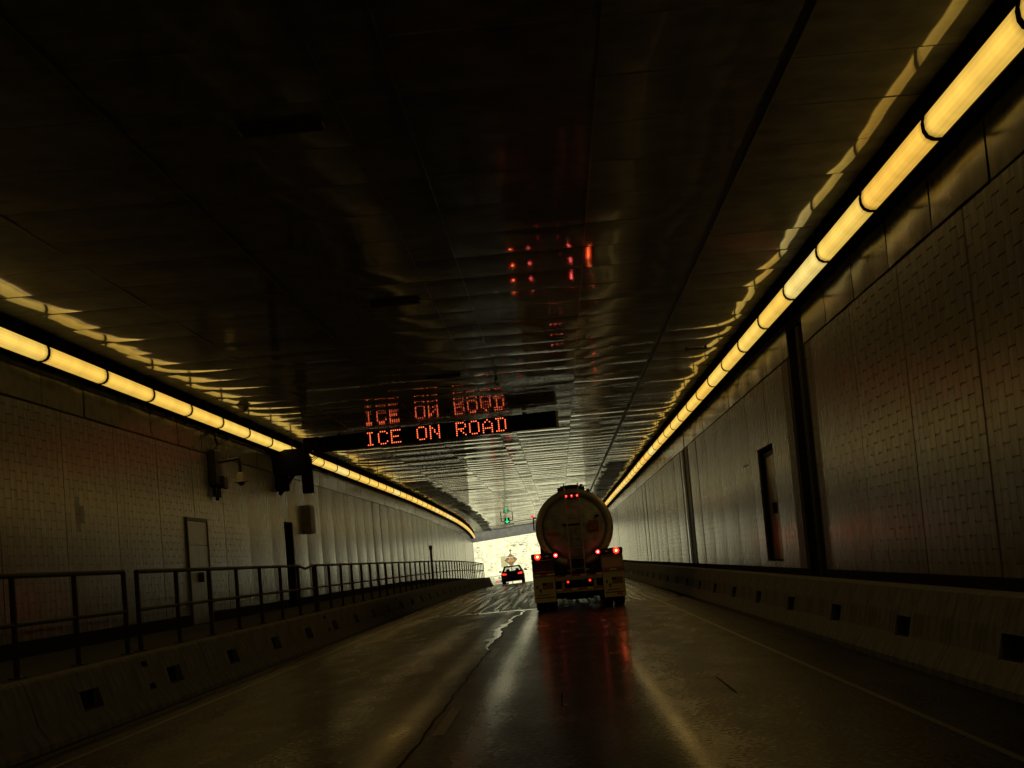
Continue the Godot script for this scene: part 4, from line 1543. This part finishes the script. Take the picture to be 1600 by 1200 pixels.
func make_car(label: String, paint: Material, at: Vector3, lit: Material) -> Node3D:
	var t := thing("car", label, "car", at)
	var m := MB.new()
	loft(m, [car_ring(0.0, 0.80, 0.32, 0.84), car_ring(-0.12, 0.86, 0.22, 0.95), car_ring(-0.7, 0.875, 0.19, 0.98), car_ring(-2.4, 0.88, 0.19, 0.95), car_ring(-3.3, 0.87, 0.2, 0.88), car_ring(-4.1, 0.82, 0.24, 0.76), car_ring(-4.45, 0.66, 0.3, 0.62)])
	part("body", m, paint, t)
	# roof and pillars
	m = MB.new()
	loft(m, [car_ring(-1.15, 0.57, 1.27, 1.335), car_ring(-1.6, 0.60, 1.29, 1.375), car_ring(-2.2, 0.60, 1.29, 1.37), car_ring(-2.5, 0.57, 1.27, 1.335)])
	part("roof", m, paint, t)
	for s in [-1, 1]:
		m = MB.new()
		for pl in [[0.72, -0.5, 0.55, -1.2, 0.075], [0.74, -3.25, 0.55, -2.45, 0.045], [0.75, -1.85, 0.58, -1.85, 0.05]]:
			m = MB.new()
			m.tube([Vector3(s * pl[0], 0.93, pl[1]), Vector3(s * pl[2], 1.31, pl[3])], pl[4], 6)
			part("pillar", m, paint, t)
		m = MB.new()
		m.quad(Vector3(s * 0.74, 0.95, -0.55), Vector3(s * 0.76, 0.94, -3.2), Vector3(s * 0.57, 1.30, -2.45), Vector3(s * 0.57, 1.30, -1.2), Vector3(s, 0.3, 0))
		part("side_window", m, M.glass, t)
		m = MB.new()
		m.box(Vector3(s * 0.98, 0.98, -2.75), Vector3(0.2, 0.13, 0.08), 0.03)
		m.box(Vector3(s * 0.85, 0.95, -2.78), Vector3(0.12, 0.03, 0.04), 0.005)
		part("mirror", m, M.black, t)
		m = MB.new()
		m.box(Vector3(s * 0.60, 0.77, 0.005), Vector3(0.34, 0.13, 0.06), 0.03, Basis(Vector3.BACK, s * 0.10))
		var tl := part("tail_light", m, lit, t)
		m = MB.new()
		disc(m, Vector3(s * 0.66, 0.775, 0.04), 0.05, 0.01, 12)
		part("bulb", m, M.red, tl)
		for zz in [-0.85, -3.55]:
			wheel(t, Vector3(s * 0.74, 0.31, zz), 0.31, 0.21)
		m = MB.new()
		m.box(Vector3(s * 0.36, 1.02, -1.9), Vector3(0.26, 0.24, 0.1), 0.05)
		m.box(Vector3(s * 0.36, 0.75, -1.95), Vector3(0.48, 0.5, 0.14), 0.06)
		part("seat", m, M.black, t)
	m = MB.new()
	m.quad(Vector3(-0.68, 0.96, -0.5), Vector3(0.68, 0.96, -0.5), Vector3(0.53, 1.30, -1.18), Vector3(-0.53, 1.30, -1.18), Vector3(0, 0.5, 1))
	part("rear_window", m, M.glass, t)
	m = MB.new()
	m.quad(Vector3(-0.7, 0.94, -3.25), Vector3(0.7, 0.94, -3.25), Vector3(0.53, 1.30, -2.48), Vector3(-0.53, 1.30, -2.48), Vector3(0, 0.5, -1))
	part("windscreen", m, M.glass, t)
	m = MB.new()
	m.box(Vector3(0, 0.42, 0.02), Vector3(1.5, 0.16, 0.10), 0.04)
	part("bumper", m, paint, t)
	m = MB.new()
	m.box(Vector3(0, 0.64, 0.008), Vector3(0.3, 0.14, 0.012), 0.003)
	part("number_plate", m, M.car_black, t)
	return t

func build_outside() -> void:
	var cz := 136.0
	var car := make_car("small black car with red tail lamps driving out of the tunnel", M.car_black, P(-3.68, 0.0, cz), M.red_soft)
	car.rotation.z = twist(cz)
	var car2 := make_car("pale grey car half hidden outside the tunnel exit", M.car_grey, P(-5.85, 0.0, 205.0), M.red_soft)
	car2.rotation = Vector3(0, 0.35, 0.07)
	# portal: lintel, piers and head wall
	var t := thing("tunnel_portal", "grey concrete lintel and head wall round the bright tunnel exit", "portal", P(-2, 0, EXIT))
	var m := MB.new()
	sweep(m, rect(LW - 0.6, RW + 0.9, 4.93, CEIL + 0.9), EXIT, EXIT + 1.2)
	part("lintel", m, M.lintel, t, true)
	m = MB.new()
	sweep(m, rect(LW - 1.6, LW, -1.0, 4.93), EXIT, EXIT + 1.2)
	sweep(m, rect(RW, RW + 1.6, -1.0, 4.93), EXIT, EXIT + 1.2)
	part("pier", m, M.lintel, t, true)
	m = MB.new()
	sweep(m, rect(-26, 22, CEIL + 0.9, 8.0), EXIT + 0.2, EXIT + 1.4)
	sweep(m, rect(-26, LW - 1.6, -2.0, CEIL + 0.9), EXIT + 0.2, EXIT + 1.4)
	sweep(m, rect(RW + 1.6, 22, -2.0, CEIL + 0.9), EXIT + 0.2, EXIT + 1.4)
	part("head_wall", m, M.lintel, t, true)
	# snow slope facing the exit
	var nz := FastNoiseLite.new()
	nz.seed = 101; nz.frequency = 0.05; nz.fractal_octaves = 4
	var hill := func(u: float, v: float) -> Vector3:
		var x := lerpf(-170, 170, u)
		var d := v * v * 190.0 + v * 40.0
		var z := EXIT + 1.5 + d
		var base := P(clampf(x, -9, 5), -0.35, minf(z, 300.0)).y
		var rise := maxf(0.0, z - 246.0) * 0.85
		var side := maxf(0.0, absf(x + 3.0) - 14.0) * 0.55 * smoothstep(0.0, 20.0, d)
		var bump := nz.get_noise_2d(x, z) * 3.2 * smoothstep(244.0, 262.0, z) + nz.get_noise_2d(x * 5.0, z * 5.0) * 0.7 * smoothstep(242.0, 250.0, z)
		return Vector3(x, base + rise + side + bump, -z)
	m = MB.new()
	m.sheet(hill, 150, 110, Vector3.UP)
	struct("snowy_hillside", m, M.snow)
	# low bank of ploughed snow beyond the road
	m = MB.new()
	var bank := func(u: float, v: float) -> Vector3:
		var x := lerpf(-30, 30, u)
		var a := v * PI
		return Vector3(x, P(0, 0, 243).y - 1.0 + (1.9 + 0.35 * nz.get_noise_1d(x * 6.0)) * sin(a), -243.0 + 2.6 * cos(a) + nz.get_noise_1d(x * 3.0 + 90.0))
	m.sheet(bank, 60, 8, Vector3(0, 0.5, 0.5))
	struct("snow_bank", m, M.snow)
	# snow-laden trees reading as one pale mass
	var tm := MB.new()
	var rr := RandomNumberGenerator.new()
	rr.seed = 7
	for lv in 6:
		var y := 0.5 + lv * 0.85
		var rad := 1.6 * (1.0 - lv / 6.6)
		var ring := []
		for k in 11:
			var a := TAU * k / 11.0
			var rj := rad * rr.randf_range(0.6, 1.15)
			ring.append(Vector3(cos(a) * rj, y + rr.randf_range(-0.25, 0.1), sin(a) * rj))
		var tip := Vector3(rr.randf_range(-0.08, 0.08), y + 1.35, rr.randf_range(-0.08, 0.08))
		for k in 11:
			tm.tri(ring[k], ring[(k + 1) % 11], tip, (ring[k] + Vector3(0, 0.2, 0)) * Vector3(1, 0, 1) + Vector3(0, 0.5, 0))
	var mm := MultiMesh.new()
	mm.transform_format = MultiMesh.TRANSFORM_3D
	mm.mesh = tm.mesh()
	mm.instance_count = 2600
	for k in 2600:
		var x := rr.randf_range(-45, 35)
		var z := rr.randf_range(249, 300)
		var v := (-40.0 + sqrt(1600.0 + 4.0 * 190.0 * (z - EXIT - 1.5))) / 380.0
		var p: Vector3 = hill.call((x + 170.0) / 340.0, v)
		var sc := rr.randf_range(0.14, 0.34)
		mm.set_instance_transform(k, Transform3D(Basis(Vector3.UP, rr.randf() * TAU).scaled(Vector3(sc, sc * rr.randf_range(0.8, 1.2), sc)), p - Vector3(0, 0.3, 0)))
	var fo := MultiMeshInstance3D.new()
	fo.name = "snowy_forest"
	fo.multimesh = mm
	fo.material_override = M.tree
	fo.set_meta("kind", "stuff")
	tag(fo, "pale snow-laden trees covering the slope beyond the exit", "trees")
	add_child(fo)
	# diamond warning sign with lit letters
	var ds := thing("warning_sign", "diamond warning sign with orange lit letters outside the exit", "sign", P(-5.0, -0.3, 216.0))
	var cy := EYE + 0.15 - ds.position.y
	var rollb := Basis(Vector3.BACK, 0.04)
	m = MB.new()
	m.box(Vector3(0, cy, 0), Vector3(1.12, 1.12, 0.05), 0.01, rollb * Basis(Vector3.BACK, PI / 4))
	part("diamond_panel", m, M.sign_board, ds)
	m = MB.new()
	m.box(Vector3(0, cy + 0.30, 0.05), Vector3(1.25, 0.06, 0.05), 0.01)
	m.box(Vector3(-0.66, cy + 0.13, 0.05), Vector3(0.42, 0.05, 0.05), 0.01, Basis(Vector3.BACK, 0.7))
	part("snow_ledge", m, M.tree, ds)
	for r in [["ICY", 0.13], ["ROAD", -0.14]]:
		var tx := TextMesh.new()
		var sf := SystemFont.new()
		sf.font_names = PackedStringArray(["Droid Sans"])
		tx.font = sf
		tx.text = r[0]
		tx.font_size = 30
		tx.pixel_size = 0.0105
		tx.depth = 0.02
		var o := part("lit_lettering", tx, M.amber, ds)
		o.position = Vector3(0.02, cy + r[1], 0.045)
		o.rotation.z = 0.04
	m = MB.new()
	m.tube([Vector3(0, 0, -0.06), Vector3(0, cy + 1.0, -0.06)], 0.05, 8)
	part("sign_post", m, M.sign_board, ds)
	m = MB.new()
	m.box(Vector3(0.02, cy + 1.12, -0.06), Vector3(0.26, 0.24, 0.2), 0.05)
	part("beacon", m, M.sign_board, ds)
	var bs := thing("back_board", "plain tan rectangular board behind the diamond warning sign", "sign", P(-5.9, -0.3, 219.0))
	m = MB.new()
	m.box(Vector3(0, cy - 0.05, 0), Vector3(0.8, 1.3, 0.05), 0.01)
	part("board", m, M.sign_back, bs)
	m = MB.new()
	m.tube([Vector3(0, 0, -0.06), Vector3(0, cy, -0.06)], 0.05, 8)
	part("sign_post", m, M.sign_back, bs)
